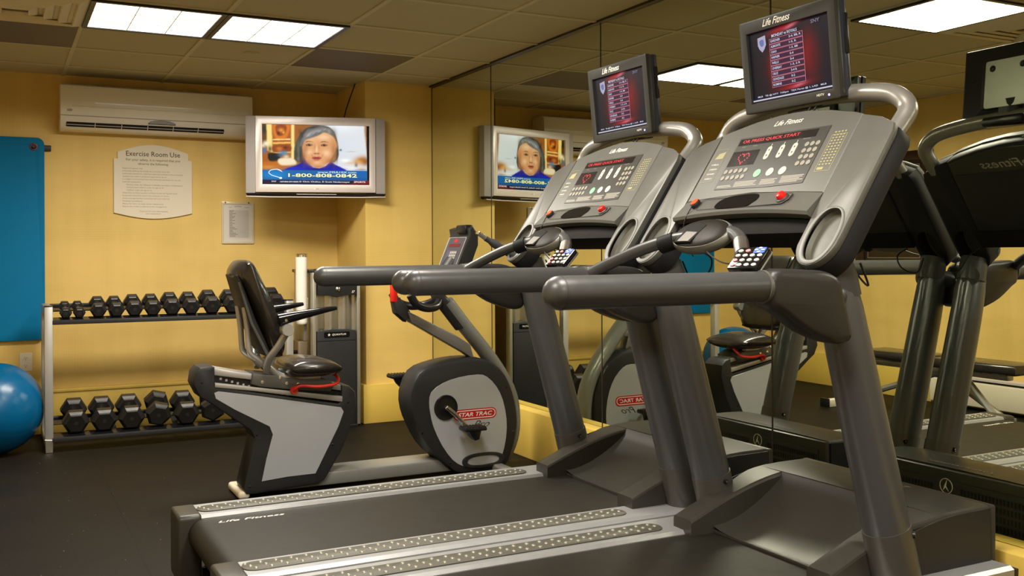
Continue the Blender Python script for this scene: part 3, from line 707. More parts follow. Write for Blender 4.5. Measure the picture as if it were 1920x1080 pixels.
bots = [(.402, .131, 'black hex dumbbell at the left end of the lower shelf', 0), (.557, .131, 'black hex dumbbell, second from the left on the lower shelf', 0),
        (.712, .134, 'black hex dumbbell, third from the left on the lower shelf', 0), (.873, .134, 'black hex dumbbell rolled askew, fourth from the left on the lower shelf', 14),
        (1.033, .134, 'black hex dumbbell, fifth from the left on the lower shelf', 0), (1.200, .134, 'black hex dumbbell on the lower shelf partly behind the bike base', 25),
        (1.366, .134, 'black hex dumbbell on the lower shelf behind the bike base', 0), (1.530, .134, 'black hex dumbbell at the right end of the lower shelf', 0)]
for x, d, lab, rx in bots:
    place_db(x, 6.405, S2, d, .185, .078, lab, 'black dumbbells on the lower shelf', rx, random.uniform(-.5, .5))

# ================================================================== CABLE MACHINE BESIDE THE PILLAR
ORG = (1.98, 6.6, 0)
gm = empty('weight_machine', ORG, 'grey and black cable weight machine standing between the dumbbell rack and the pillar', 'weight machine')
mb = MB()
for x in (1.815, 2.115): mb.box((x, 6.335, 0), (x+.022, 6.40, 1.035), GYMST, .004)
for x in (1.83, 2.10): mb.box((x, 6.80, 0), (x+.022, 6.85, 1.035), GYMST, .004)
mb.box((1.75, 6.46, 0), (1.812, 6.60, .57), mat('gym_bronze', (.20, .15, .09), .4, .4), .006)
mb.box((1.788, 6.46, .57), (1.812, 6.60, 1.03), GYMST, .006)
mb.box((1.74, 6.47, 1.02), (1.86, 6.52, 1.045), mat('gym_bronze', (.20, .15, .09), .4, .4), .003)
mb.box((1.815, 6.335, 1.02), (2.137, 6.85, 1.04), DARK, .004)
mb.box((1.815, 6.335, 0), (2.137, 6.92, .02), DARK, .004)
mb.build('frame', gm, ORG)
mb = MB(); secs = []
fl = [(1.836+.280*k/60, 6.40-.018*abs(math.sin(PI*3*k/60+.6))) for k in range(61)]
mb.loft([[(p[0], p[1], .60) for p in fl], [(p[0], p[1], 1.02) for p in fl]], STEEL, closed=False); mb.box((1.836, 6.402, .02), (2.116, 6.79, 1.02), STEEL)
mb.build('fluted_steel_panel', gm, ORG, 50)
mb = MB(); o_ = [(1.842, .02), (2.108, .02), (2.108, .640), (2.05, .648), (1.975, .651), (1.90, .648), (1.842, .640)]
mb.prism(o_, 0, .03, DARK, .005, 2, XZ(6.365)); mb.box((1.842, 6.3335, .575), (2.108, 6.336, .578), BLACK); sh = mb.build('weight_stack_shroud', gm, ORG)
mb = MB(); mb.prism(rrect(1.888, .597, 2.062, .634, .008), 0, .003, BLKG, .001, 1, XZ(6.335))
star = [(1.922+(.011 if k % 2 == 0 else .0045)*math.sin(PI*k/5), .6155+(.011 if k % 2 == 0 else .0045)*math.cos(PI*k/5)) for k in range(10)]
mb.prism(star, 0, .0006, TXTW, 0, 1, XZ(6.3318)); mb.text('QUANTUM', 1.99, .6155, .095, .014, TXTW, .0, XZ(6.3316), shear=.2, bold=.01); mb.build('brand_badge', sh, ORG)
mb = MB(); o_ = [(1.846, .875), (1.93, .872), (1.975, .860), (2.03, .872), (2.112, .875), (2.112, .985), (1.846, .985)]
mb.prism(o_, 0, .03, DARK, .004, 2, XZ(6.36)); up = mb.build('top_cover', gm, ORG)
mb = MB(); mb.lathe([(0, .012), (.009, .011), (.015, .006), (.016, 0)], CHROME, 20, XZ(6.33) @ Matrix.Translation((1.982, .915, 0))); mb.text('S7', 2.087, .895, .022, .016, TXTW, .0, XZ(6.3298), shear=.3, bold=.02); mb.build('lock_knob', up, ORG)
mb = MB(); mb.lathe([(0, .684), (.034, .684), (.038, .69), (.0385, .70)]+[(.0385, .7+.04*k) for k in range(1, 11)]+[(.0385, 1.125), (.036, 1.128)], WHITE, 28, Matrix.Translation((1.774, 6.455, 0)))
mb.lathe([(.0375, 1.125), (.039, 1.127), (.038, 1.143), (.032, 1.147), (0, 1.147)], CHROME, 28, Matrix.Translation((1.774, 6.455, 0)))
mb.box((1.76, 6.455, .80), (1.79, 6.52, .83), GYMST); mb.build('white_guide_tube', gm, ORG)
mb = MB(); mb.box((1.803, 6.44, .79), (1.812, 6.455, .86), TXTW, .001); mb.box((1.768, 6.485, .455), (1.80, 6.50, .495), mat('knob_frame', (.35, .32, .26), .4), .003); mb.box((1.774, 6.48, .461), (1.794, 6.486, .489), DARK, .002)
mb.tube([(1.75, 6.49, .50), (1.70, 6.44, .505), (1.66, 6.42, .515)], .012, DARK, 10); mb.build('adjuster', gm, ORG)

# ================================================================== RECUMBENT BIKE
YC = 4.78; ORG = (1.6, YC, 0)
bk = empty('recumbent_bike', ORG, 'grey and black recumbent exercise bike with a black seat, in front of the dumbbell rack', 'exercise bike')
P0 = XZ(YC)
rb_outer = [(0.795,0.607),(0.817,0.630),(0.864,0.635),(0.972,0.604),(1.484,0.508),(1.529,0.500),(1.559,0.469),(1.564,0.403),(1.523,0.263),(1.482,0.175),(1.407,0.059),(1.375,0.037),(1.219,0.031),(1.068,0.021),(1.023,0.024),(1.011,0.060),(1.057,0.254),(1.064,0.286),(1.045,0.323),(0.875,0.455),(0.816,0.496),(0.788,0.554)]
rb_panel = [(0.88,0.511),(0.899,0.517),(1.07,0.485),(1.272,0.443),(1.483,0.399),(1.496,0.377),(1.469,0.307),(1.354,0.090),(1.219,0.089),(1.096,0.080),(1.119,0.186),(1.149,0.296),(1.134,0.335),(0.971,0.428),(0.887,0.484)]
mb = MB()
low = [p for p in rb_outer]
low = [(0.795,0.607),(0.817,0.630),(0.864,0.635),(0.885,0.628),(0.885,.545),(1.06,.505),(1.47,.420),(1.485,.435),(1.487,0.508),(1.529,0.500),(1.559,0.469),(1.564,0.403),(1.523,0.263),(1.482,0.175),(1.407,0.059),(1.375,0.037),(1.219,0.031),(1.068,0.021),(1.023,0.024),(1.011,0.060),(1.057,0.254),(1.064,0.286),(1.045,0.323),(0.875,0.455),(0.816,0.496),(0.788,0.554)]
mb.plate([low], -.085, .085, DARK, .014, P0)
for p in ((.825, .56), (1.075, .30), (1.52, .42), (1.44, .22), (1.04, .06)): mb.lathe([(0, .0858), (.005, .0858), (.006, .085)], BLACK, 10, P0 @ Matrix.Translation((p[0], p[1], 0)))
bs = mb.build('seat_base_shell', bk, ORG)
for h in (.083, -.0875):
    mb = MB(); mb.prism(rb_panel, h, h+.0045, SILVP, .001, 1, P0); mb.build('side_panel', bs, ORG)
mb = MB()   # sliding rail
mb.plate([[(0.883,0.625),(0.997,0.598),(1.49,0.506),(1.49,.478),(0.883,0.590)]], -.07, .07, SILV, .006, P0)
mb.plate([[(0.883,0.585),(1.49,0.472),(1.49,.455),(0.883,0.560)]], -.055, .055, BLACK, 0, P0)
mb.plate([[(0.883,0.557),(1.49,0.452),(1.49,.425),(1.06,.507),(0.883,0.536)]], -.088, .088, SILV, .004, P0)
for k in range(22): mb.box((.91+k*.026, YC-.058, .566-.0195*k*.26*1.7/1.0), (.92+k*.026, YC-.054, .576-.0195*k*.26*1.7), SILV)
mb.build('seat_rail', bk, ORG)
mb = MB(); mb.text('9', 1.02, .571, .012, .016, TXTG, .0585, P0); mb.text('10', 1.055, .565, .02, .016, TXTG, .0585, P0); mb.text('17', 1.345, .507, .02, .016, TXTG, .0585, P0); mb.text('18', 1.385, .500, .02, .016, TXTG, .0585, P0); mb.build('number_strip', bk, ORG)
mb = MB()   # carriage
mb.plate([[(1.055,0.592),(1.209,0.570),(1.40,0.545),(1.455,0.517),(1.43,0.480),(1.25,0.500),(1.09,0.525),(1.05,0.540)]], -.092, .092, GREYP, .008, P0)
for p in ((1.10, .548), (1.185, .563), (1.215, .535), (1.27, .527)): mb.lathe([(0, .096), (.008, .095), (.010, .088)], CHROME, 12, P0 @ Matrix.Translation((p[0], p[1], 0)))
mb.build('seat_carriage', bk, ORG)
mb = MB()   # steel seat frame, both sides
for y in (-.075, .075):
    mb.tube(smooth([(1.38, YC+y, .555), (1.27, YC+y, .553), (1.19, YC+y, .57), (1.135, YC+y, .615), (1.108, YC+y, .66)], 4, False), .017, SILV, 12)
    mb.tube(smooth([(1.13, YC+y, .60), (1.095, YC+y, .645), (1.05, YC+y, .68), (1.040, YC+y, .72), (1.035, YC+y, .80), (1.022, YC+y, .90)], 4, False), .014, SILV, 12)
mb.build('seat_frame', bk, ORG)
mb = MB()   # seat cushion: loft across width
secs = []
for k in range(13):
    t = -1+2*k/12; w_ = .185*t; q = (1-abs(t)**3.2)
    th = .020+.026*q; zt = .600+.008*abs(t)**2
    prof = [(1.206, zt), (1.222, zt+th*.7), (1.28, zt+th+.006), (1.37, zt+th), (1.44, zt+th*.75-.006), (1.478, zt-.004), (1.470, zt-th*.75), (1.40, zt-th), (1.28, zt-th), (1.222, zt-th*.7)]
    sx = .5+.5*q if abs(t) > .9 else 1
    pr_ = smooth([(1.342+(p[0]-1.342)*(.86+.14*q), p[1]) for p in prof], 3)
    secs.append([(p[0], YC+w_, p[1]) for p in pr_])
mb.loft(secs, LEATH); mb.build('seat', bk, ORG, 80)
mb = MB()   # backrest cushion
front = [(1.020, 1.122), (1.048, 1.110), (1.085, 1.040), (1.122, .939), (1.172, .786), (1.190, .710), (1.178, .668)]
rear = [(0.990, 1.108), (0.968, 1.062), (0.990, 1.02), (1.020, .955), (1.075, .82), (1.115, .70), (1.143, .664)]
secs = []
for k in range(15):
    t = -1+2*k/14; q = (1-abs(t)**4)
    w_ = .19*t
    pts = []
    for i_, p in enumerate(front): pts.append((p[0]-(1-q)*.02+.012*abs(t)**2, p[1]-(1-q)*.02*(1 if i_ < 3 else -1)))
    for i_, p in enumerate(rear[::-1]): pts.append((p[0]+(1-q)*.010+.02*abs(t)**2, p[1]+(1-q)*.015*(1 if i_ < 3 else -1)))
    secs.append([(p[0], YC+w_, p[1]) for p in smooth(pts, 3)])
mb.loft(secs, LEATH); br = mb.build('backrest', bk, ORG, 80)
mb = MB(); mb.plate([[(.985, 1.06), (.975, 1.05), (1.035, .845), (1.10, .70), (1.125, .665), (1.13, .69), (1.06, .85)]], -.13, .13, DARK, .004, P0); mb.tube([(.985, YC-.135, 1.02), (1.04, YC-.135, .83), (1.12, YC-.135, .67)], .007, GREYP, 8); mb.build('back_shell', br, ORG)
for s_, y in ((-1, YC-.235), (1, YC+.215)):
    mb = MB(); ov = smooth([(1.142, y, .845), (1.20, y, .858), (1.28, y, .872), (1.36, y, .886), (1.415, y, .893)], 4, False) if s_ < 0 else smooth([(1.16, y, .85), (1.22, y, .868), (1.30, y, .882), (1.38, y, .893)], 4, False)
    n_ = len(ov); mb.tube(ov, [((.030-.021*k/(n_-1)), (.026-.010*k/(n_-1))) for k in range(n_)], BLKG, 14)
    mb.build('armrest', bk, ORG)
    mb = MB(); mb.tube(smooth([(1.12, YC+s_*.09, .60), (1.118, YC+s_*.15, .66), (1.150, YC+s_*.20, .725), (1.186, y-s_*.0, .80)], 5, False), .017, SILV, 12)
    mb.lathe([(0, .034), (.026, .034), (.028, .030), (.028, -.02), (0, -.02)], SILV, 20, XZ(y) @ Matrix.Translation((1.178, .800, 0))); mb.lathe([(0, .037), (.007, .036), (.008, .030)], CHROME, 10, XZ(y) @ Matrix.Translation((1.170, .845, -.004)))
    mb.build('armrest_bracket', bk, ORG)
mb = MB(); mb.tube(smooth([(1.362, YC-.02, .555), (1.44, YC-.05, .565), (1.462, YC-.10, .55), (1.445, YC-.13, .523), (1.36, YC-.135, .515), (1.28, YC-.12, .522), (1.250, YC-.11, .508), (1.245, YC-.09, .49)], 4, False), .0078, REDC, 10)
mb.lathe([(0, .012), (.018, .012), (.020, 0), (0, 0)], REDC, 14, XZ(YC-.09) @ Matrix.Translation((1.25, .50, 0))); mb.build('adjustment_lever', bk, ORG)
mb = MB(); mb.lathe([(0, 0), (.012, 0), (.012, .035), (.02, .04)], CHROME, 12, Matrix.Translation((1.362, YC, .535))); mb.build('seat_post', bk, ORG)
# base rail along the floor
mb = MB(); mb.box((1.04, YC-.055, .018), (2.34, YC+.13, .085), MASTG, .012)
mb.box((.99, YC-.075, .002), (1.045, YC+.17, .040), WHITE2, .014, 3); mb.box((2.30, YC-.26, .0), (2.36, YC+.26, .04), SILV, .012, 3)
mb.build('base_rail', bk, ORG)
# front drive housing
fb_outer = smooth([(1.842,.44),(1.889,.541),(1.968,.577),(2.081,.598),(2.187,.603),(2.27,.591),(2.357,.535),(2.408,.459),(2.439,.366),(2.452,.265),(2.444,.181),(2.412,.071),(2.37,.012),(2.292,.003),(2.169,.006),(2.114,.009),(2.072,.03),(2.004,.092),(1.93,.17),(1.879,.266),(1.848,.345)], 2)
fb_panel = smooth([(1.943,.388),(1.955,.442),(2.02,.484),(2.11,.508),(2.217,.516),(2.27,.501),(2.325,.447),(2.363,.372),(2.384,.271),(2.381,.173),(2.355,.076),(2.323,.049),(2.169,.042),(2.126,.049),(2.072,.085),(2.013,.165),(1.966,.264),(1.949,.334)], 2)
mb = MB(); mb.plate([fb_outer], -.095, .095, DARK, .022, P0)
for p in ((1.905, .24), (2.385, .44), (2.425, .20), (2.06, .07)): mb.lathe([(0, .0958), (.005, .0958), (.006, .095)], BLACK, 10, P0 @ Matrix.Translation((p[0], p[1], 0)))
dh = mb.build('drive_housing', bk, ORG)
for h in (-.0965, .0915):
    mb = MB(); mb.prism(fb_panel, h, h+.005, SILVP, .001, 1, P0); dp = mb.build('side_panel', dh, ORG)
mb = MB(); mb.plate([ell(2.246, .068, .122, .040, 32, 2.4), ell(2.246, .068, .092, .024, 32, 2.4)], .094, .104, DARK, .003, P0); mb.build('foot_ring', dh, ORG)
mb = MB(); mb.prism(rrect(2.078, .284, 2.323, .340, .027), .0965, .0985, REDL, 0, 1, P0); mb.plate([rrect(2.084, .290, 2.317, .334, .022), rrect(2.088, .294, 2.313, .330, .018)], .0985, .0992, TXTW, 0, P0)
mb.text('STAR TRAC', 2.2, .312, .196, .021, TXTW, .0987, P0, shear=.25, bold=.015); mb.text('Pro', 2.235, .258, .10, .036, TXTK, .0968, P0, shear=.6); mb.build('brand_badge', dp, ORG)
mb = MB(); mb.lathe([(0, .102), (.035, .103), (.045, .100), (.063, .104), (.066, .096)], BLACK, 36, P0 @ Matrix.Translation((2.035, .357, 0))); mb.build('hub_cover', dh, ORG)
mb = MB(); mb.tube([(2.035, YC+.12, .357), (2.035, YC-.12, .357)], .012, CHROME, 12)
mb.tube([(2.03, YC-.118, .362), (2.08, YC-.125, .318), (2.145, YC-.128, .250)], [(.013, .006), (.010, .006), (.011, .006)], CHROME, 10)
mb.tube([(2.04, YC+.118, .352), (1.99, YC+.125, .40), (1.93, YC+.128, .462), (1.90, YC+.13, .485)], [(.013, .006), (.010, .006), (.011, .006), (.011, .006)], CHROME, 10); mb.build('crank', bk, ORG)
for (px, pz, y, s_) in ((2.150, .247, YC-.18, -1), (1.892, .492, YC+.18, 1)):
    mb = MB(); mb.box((px-.062, y-.045, pz-.002), (px+.058, y+.045, pz+.016), BLACK, .005)
    mb.prism([(px-.035, pz), (px+.035, pz), (px+.022, pz-.048), (px, pz-.052), (px-.02, pz-.03)], -.03, .03, BLACK, .006, 2, XZ(y))
    for k in range(7): mb.box((px-.055+k*.017, y-.042, pz+.016), (px-.049+k*.017, y+.042, pz+.020), BLACK)
    mb.tube([(px, y-s_*.05, pz), (px, YC+s_*.12, pz)], .008, CHROME, 10); mb.build('pedal', bk, ORG)
# console mast
pth = smooth([(2.400, YC, .035), (2.455, YC, .15), (2.468, YC, .27), (2.448, YC, .39), (2.383, YC, .515), (2.290, YC, .64), (2.180, YC, .77), (2.080, YC, .895)], 4, False)
mb = MB(); mb.tube(pth, [(.064, .036)]*len(pth), MASTG, 18, up=(0, 1, 0)); mast = mb.build('console_mast', bk, ORG)
mb = MB(); mb.tube(smooth([(2.165, YC, .765), (2.085, YC, .865), (2.035, YC, .93), (2.06, YC, 1.02), (2.12, YC, 1.11)], 4, False), [(.050, .036)]*17, DARK, 18, up=(0, 1, 0)); mb.build('mast_sleeve', mast, ORG)
mb = MB(); mb.plate([[(1.848, .856), (1.868, .797), (2.165, .626), (2.225, .585), (2.20, .668), (2.115, .722)]], -.03, .035, mat('brace_silver', (.20, .195, .19), .35, .5), .006, XZ(YC-.01))
mb.build('front_brace', bk, ORG)
mb = MB(); mb.plate([[(1.778, .905), (1.812, .925), (1.868, .850), (1.845, .798), (1.790, .845)]], -.04, .03, DARK, .01, XZ(YC-.01)); mb.build('brace_end_cap', bk, ORG)
mb = MB(); mb.box((1.775, YC-.04, .900), (1.798, YC+.02, .995), RED, .007, 3); mb.build('red_latch', bk, ORG)
for s_ in (-1, 1):
    mb = MB(); mb.tube(smooth([(2.03, YC+s_*.03, .90), (1.985, YC+s_*.09, .875), (1.92, YC+s_*.12, .872), (1.86, YC+s_*.13, .895), (1.83, YC+s_*.13, .94)], 4, False), .021, BLACK, 14); mb.build('hand_grip', bk, ORG)
mb = MB(); cp = [(2.092, 1.065), (2.168, 1.243), (2.162, 1.276), (2.192, 1.286), (2.222, 1.250), (2.222, 1.19), (2.168, 1.055)]
mb.prism(cp, -.15, .105, DARK, .012, 3, P0)
mb.box((2.150, YC-.09, 1.252), (2.20, YC+.03, 1.296), BLACK, .010)
cn = mb.build('console', bk, ORG)
ev = V((.393, 0, .919)); FM = M4((2.130, YC+.022, 1.154), (0, -1, 0), ev, V((0, -1, 0)).cross(ev))
mb = MB(); mb.prism(rrect(-.115, -.08, .110, .085, .008), .0, .0020, SILV, 0, 1, FM); mb.prism(rrect(-.100, -.075, .104, .082, .008), .0, .0035, mat('console_overlay', (.05, .048, .055), .3), .001, 1, FM)
mb.prism(ell(.0, .063, .026, .009, 20), .0035, .0045, REDL, 0, 1, FM); mb.prism(rrect(-.07, .028, .07, .046, .003), .0035, .0045, mat('maroon_window', (.10, .012, .010), .2), 0, 1, FM)
mb.prism(rrect(-.065, -.055, .065, .008, .004), .0035, .0042, mat('blue_grey_overlay', (.07, .065, .09), .3), 0, 1, FM)
for a in range(4):
    for b in range(3): mb.prism(rrect(-.02+a*.021, -.045+b*.017, -.004+a*.021, -.032+b*.017, .002), .0042, .0055, TXTG, 0, 1, FM)
mb.build('display', cn, ORG)

# ================================================================== TREADMILLS
def make_treadmill():
    t = empty('treadmill', (0, 0, 0))
    # ---- deck
    for s_ in (-1, 1):
        mb = MB(); sec = [(.292, .165), (.292, .232), (.300, .243), (.445, .245), (.458, .236), (.458, .150), (.44, .10), (.40, .09), (.33, .10)]
        xs = [.075, 1.2, 2.04]; mb.loft([[(x, s_*p[0], p[1]) for p in sec] for x in xs], DECK)
        side = mb.build('side_rail', t)
        mb = MB(); mb.prism(rrect(.285, .012, .462, .2475, .018), 0, .080, COVER, .010, 3, M4((0, 0, 0), (0, s_, 0), (0, 0, 1), (s_, 0, 0)) if s_ > 0 else M4((.080, 0, 0), (0, -1, 0), (0, 0, 1), (-1, 0, 0)))
        mb.build('rear_cap', side)
        mb = MB(); mb.prism([(.30, .12), (.45, .12), (.455, .235), (.30, .24)], 0, .035, DARK, .01, 3, M4((2.035, 0, 0), (0, 1, 0), (0, 0, 1), (1, 0, 0)) if s_ > 0 else M4((2.07, 0, 0), (0, -1, 0), (0, 0, 1), (-1, 0, 0)))
        mb.build('front_cap', side)
        mb = MB(); mb.prism(rrect(.075, s_*.368-.043, 1.395, s_*.368+.043, .042, 8), .2445, .2475, STRIP, .001, 1)
        bm_m = STUD
        for k in range(29):
            for j in range(3):
                x = .10+k*.0455-(j-1)*.011
                if x > 1.375: continue
                y = s_*.368+(j-1)*.024
                mb.lathe([(.0074, .2470), (.0060, .2498), (.0028, .2512), (0, .2514)], bm_m, 8, Matrix.Translation((x, y, 0)))
        mb.build('foot_strip', side, sharp=60)
    mb = MB()
    path = [(1.62, .232)]+[(x, .232) for x in (1.2, .8, .4, .09)]+[(.06+.0*k, .232) for k in range(0)]
    for k in range(1, 9):
        a = PI/2+PI*k/9; path.append((.085+.052*math.cos(a), .180+.052*math.sin(a)))
    path += [(.09, .128), (1.62, .128)]
    inn = [(p[0]+(.003 if p[0] < .08 else 0), p[1]+(-.003 if p[1] > .18 else .003)) for p in path]
    mb.loft([[(p[0], -.284, p[1]) for p in path], [(p[0], .284, p[1]) for p in path]], BELT, closed=False); mb.box((.09, -.280, .150), (1.60, .280, .2285), DARK)
    belt = mb.build('running_belt', t, sharp=50)
    mb = MB(); TM = M4((0, 0, .2322), (1, 0, 0), (0, 1, 0), (0, 0, 1)); mb.text('Life Fitness', .235, .215, .23, .022, TXTW, 0, TM @ Matrix.Rotation(0, 4, 'Z'), shear=.3, bold=.01)
    mb.build('lettering', belt)
    mb = MB(); mb.box((.10, -.29, .05), (2.0, .29, .12), BLACK, .004)
    for x in (.12, 1.9):
        for y in (-.40, .40): mb.lathe([(0, -.0172), (.022, -.0172), (.022, .03), (.012, .035), (.012, .11)], BLACK, 14, Matrix.Translation((x, y, 0)))
    mb.box((1.45, -.44, .05), (2.03, .44, .14), DARK, .004); mb.build('base_frame', t)
    # ---- motor cover
    def zs(x):     # arm and rear deck of the cover
        u_ = min(1, max(0, (x-1.44)/.48)); return .282+.122*math.sin(u_*PI/2)
    def zc(x):     # scooped centre
        u_ = min(1, max(0, (x-1.53)/.30)); return .240+.148*(u_**1.7) if x < 1.83 else zs(x)
    mb = MB(); N_ = 26
    for s_ in (-1, 1):
        secs = []
        for k in range(N_+1):
            x = 1.44+(1.86-1.44)*k/N_; z = zs(x); wi = .258 - .0*max(0, x-1.6); wo = .352+.032*min(1, max(0, (x-1.66)/.12))
            lo = .232
            q = .010
            secs.append([(x, s_*wi, lo), (x, s_*wi, z-q), (x, s_*(wi+q*.4), z-q*.3), (x, s_*(wi+q), z), (x, s_*(wo-q), z), (x, s_*(wo-q*.3), z-q*.3), (x, s_*wo, z-q), (x, s_*wo, lo)])
        mb.loft(secs, COVER)
    secs = []
    for k in range(17):
        x = 1.53+.30*k/16
        secs.append([(x, .262*math.cos(PI*j/12), zc(x)+(.016*(abs(math.cos(PI*j/12))**6))*(1-k/16)) for j in range(13)])
    mb.loft(secs, COVER, closed=False); mb.box((1.531, -.258, .232), (1.545, .258, .242), COVER, .002)
    secs = []
    for x in (1.83, 1.86, 1.92, 1.98, 2.035):
        z = zs(x); wo = .384; lo = .12 if x > 1.85 else .232
        secs.append([(x, -wo, .15), (x, -wo, z-.012), (x, -wo+.004, z-.004), (x, -wo+.012, z), (x, -.2, z+.003), (x, 0, z+.004), (x, .2, z+.003), (x, wo-.012, z), (x, wo-.004, z-.004), (x, wo, z-.012), (x, wo, .15)])
    mb.loft(secs, COVER)
    cov = mb.build('motor_cover', t, sharp=22)
    for s_ in (-1, 1):
        mb = MB(); mb.plate([[(1.60, .15), (2.032, .15), (2.032, zs(2.03)-.006)]+[(2.03-.05*k, zs(2.03-.05*k)-.008) for k in range(1, 9)]], 0, .003, DARK, 0, M4((0, s_*.385, 0), (1, 0, 0), (0, 0, 1), (0, -1, 0)))
        mb.lathe([(0, .003), (.005, .0025), (.006, 0)], CHROME, 12, M4((2.005, s_*.389, .185), (1, 0, 0), (0, 0, s_), (0, s_, 0)))
        mb.build('side_plate', cov)
    mb = MB(); mb.box((2.036, -.386, .135), (2.060, .386, .404), COVER, .007, 2)
    g2 = mat('grille_dark', (.03, .03, .028), .5)
    mb.box((2.0605, -.35, .17), (2.0625, .35, .37), g2)
    fr = mb.build('front_grille', cov)
    mb = MB()
    for a in range(52):
        y = -.34+.68*a/51
        if abs(y) < .05: continue
        for b in range(6 if abs(y) > .05 else 0): mb.box((2.0618, y-.0035, .185+b*.029), (2.0632, y+.0035, .205+b*.029), BLACK)
    mb.build('vent_slots', fr)
    mb = MB(); mb.plate([ell(0, .350, .026, .026, 24), ell(0, .350, .024, .024, 24)], 0, .002, TXTW, 0, M4((2.0625, 0, 0), (0, 1, 0), (0, 0, 1), (1, 0, 0)))
    mb.plate([[(-.010, .333), (.001, .350), (-.003, .371), (.007, .350), (.012, .334), (.003, .345)]], 0, .002, TXTW, 0, M4((2.0625, 0, 0), (0, 1, 0), (0, 0, 1), (1, 0, 0))); mb.build('logo', fr)
    mb = MB(); LM = M4((1.955, 0, zs(1.95)+.0048), (0, -1, 0), (1, 0, 0), (0, 0, 1)); mb.text('LifeFitness', .0, 0, .26, .022, TXTB, 0, M4((1.99, 0, zs(1.99)+.0050), (0, 1, 0), (-1, 0, 0), (0, 0, 1)), shear=.3)
    mb.build('lettering', cov)
    # ---- uprights
    for s_ in (-1, 1):
        mb = MB(); y = s_*.378
        ax = [(1.658, y, .235), (1.602, y, .447), (1.539, y, .672), (1.480, y, .886), (1.452, y, .995), (1.440, y, 1.045), (1.432, y, 1.085)]
        mb.tube(ax, [(.067, .060), (.067, .060), (.066, .059), (.064, .057), (.061, .054), (.056, .048), (.050, .040)], UPR, 28, up=(1, 0, 0)); u_ = mb.build('upright', t, sharp=50)
        mb = MB(); mb.tube([(1.658, y, .236), (1.640, y, .305), (1.6165, y, .395)], [(.0700, .0630), (.0700, .0630), (.0695, .0625)], mat('collar_grey', (.085, .082, .078), .38, .4), 28, up=(1, 0, 0)); cl = mb.build('collar', u_)
        mb = MB()
        for (dx, dy) in (((.10, -.995),) if s_ > 0 else ((.62, -.785),)):
            mb = MB(); M_ = M4((1.621+.0695*dx, y+.0625*dy, .378), (-dy, dx, 0), (0, 0, 1), (dx, dy, 0)); mb.lathe([(0, .001), (.0055, .004), (.0075, .006), (.009, .005), (.009, -.004)], BLACK, 14, M_); mb.lathe([(0, .007), (.004, .0065), (.0045, .003)], CHROME, 10, M_); mb.build('bolt', u_)
    # ---- console
    eu = V((0, -1, 0)); ev = V((.559, 0, .829)); nn = eu.cross(ev)
    F = M4((1.488, 0, 1.35), eu, ev, nn)
    mb = MB()
    top = [(.302, .230), (.27, .241), (.16, .266), (.06, .279), (0, .281), (-.06, .279), (-.16, .266), (-.27, .241), (-.302, .230)]
    mb.prism([(-.302, -.044), (-.20, -.036), (0, -.026), (.20, -.036), (.302, -.044)]+top, -.03, 0, GREYP, .003, 1, F)
    c = mb.build('console', t)
    # lower ledge, bent a little toward the runner
    mb = MB(); mb.loft([[(u_, vv, hh) for (vv, hh) in sec] for u_, sec in [(q, [(-.028-.016*(abs(q)/.3)**2, -.001), (-.103-.016*(abs(q)/.3)**2, .020), (-.111-.016*(abs(q)/.3)**2, .013), (-.110-.014*(abs(q)/.3)**2, -.012), (-.03, -.03)]) for q in [-.302+.604*k/16 for k in range(17)]]], GREYP, M=F)
    lg = mb.build('console_ledge', c, sharp=30)
    lm = F @ M4((0, -.0285, 0), (1, 0, 0), V((0, -.075, .021)).normalized()*-1, V((1, 0, 0)).cross(V((0, -.075, .021)).normalized()*-1))
    mb = MB(); mb.plate([rrect(-.215, -.066, .200, -.012, .02), rrect(-.2135, -.0645, .1985, -.0135, .0185)], .0006, .0014, DARK, 0, lm)
    sl = [(-.118, -.058), (-.118, -.030), (-.085, -.010), (-.02, -.004), (.035, -.006), (.055, -.020), (.055, -.042), (.030, -.062), (-.02, -.066), (-.09, -.066)]
    mb.prism(smooth(sl, 4), .0008, .0022, BLKG, 0, 1, lm); mb.prism(smooth([(.045-.002, -.064), (.055, -.035), (.03, -.008), (.19, -.016), (.194, -.040), (.18, -.060)], 1), .0008, .0016, GREYP, 0, 1, lm)
    mb.build('tray_recess', lg)
    mb = MB(); mb.prism([(-.31, -.09), (.31, -.09), (.31, -.165), (-.31, -.165)], -.095, -.018, mat('underside_black', (.010, .009, .008), .7, spec=.08), .006, 2, F)
    rear = [(-.302, -.15)]+[(.302, -.15)]+[(p[0], p[1]-.004) for p in top]
    mb.prism(rear, -.085, -.0295, DARK, .008, 2, F); bc = mb.build('console_back_cover', c)
    mb = MB(); rv = F @ M4((0, 0, -.0855), (-1, 0, 0), (0, 1, 0), (0, 0, -1)); mb.prism([(-.29, .17), (.29, .17)]+[(-p[0]*.95, p[1]-.012) for p in top[::-1]], 0, .004, COVER, .001, 1, rv); mb.text('LifeFitness', .03, .205, .26, .035, TXTG, .0042, rv, shear=.3, bold=.01); mb.build('rear_badge', bc)
    # wings
    for s_ in (-1, 1):
        W = F @ Matrix.Diagonal((s_, 1, 1, 1))
        outl = [(.306, .226), (.382, .206), (.437, .178), (.446, .150), (.446, -.19)] + [(.375+.071*math.cos(a), -.200-.083*math.sin(a)) for a in [PI*k/14 for k in range(1, 14)]] + [(.306, -.19)]
        cup = ell(.379, -.184, .0495, .083, 36, 2.2, 0)
        mb = MB(); mb.plate([outl, cup], -.02, .001, GREYP, .0025, W); wg = mb.build('console_wing', c)
        mb = MB(); mb.plate([outl, ell(.379, -.184, .055, .088, 36, 2.2)], -.078, -.02, mat('wing_shell_grey', (.013, .013, .0155), .5, spec=.2), .004, W); mb.build('wing_shell', wg)
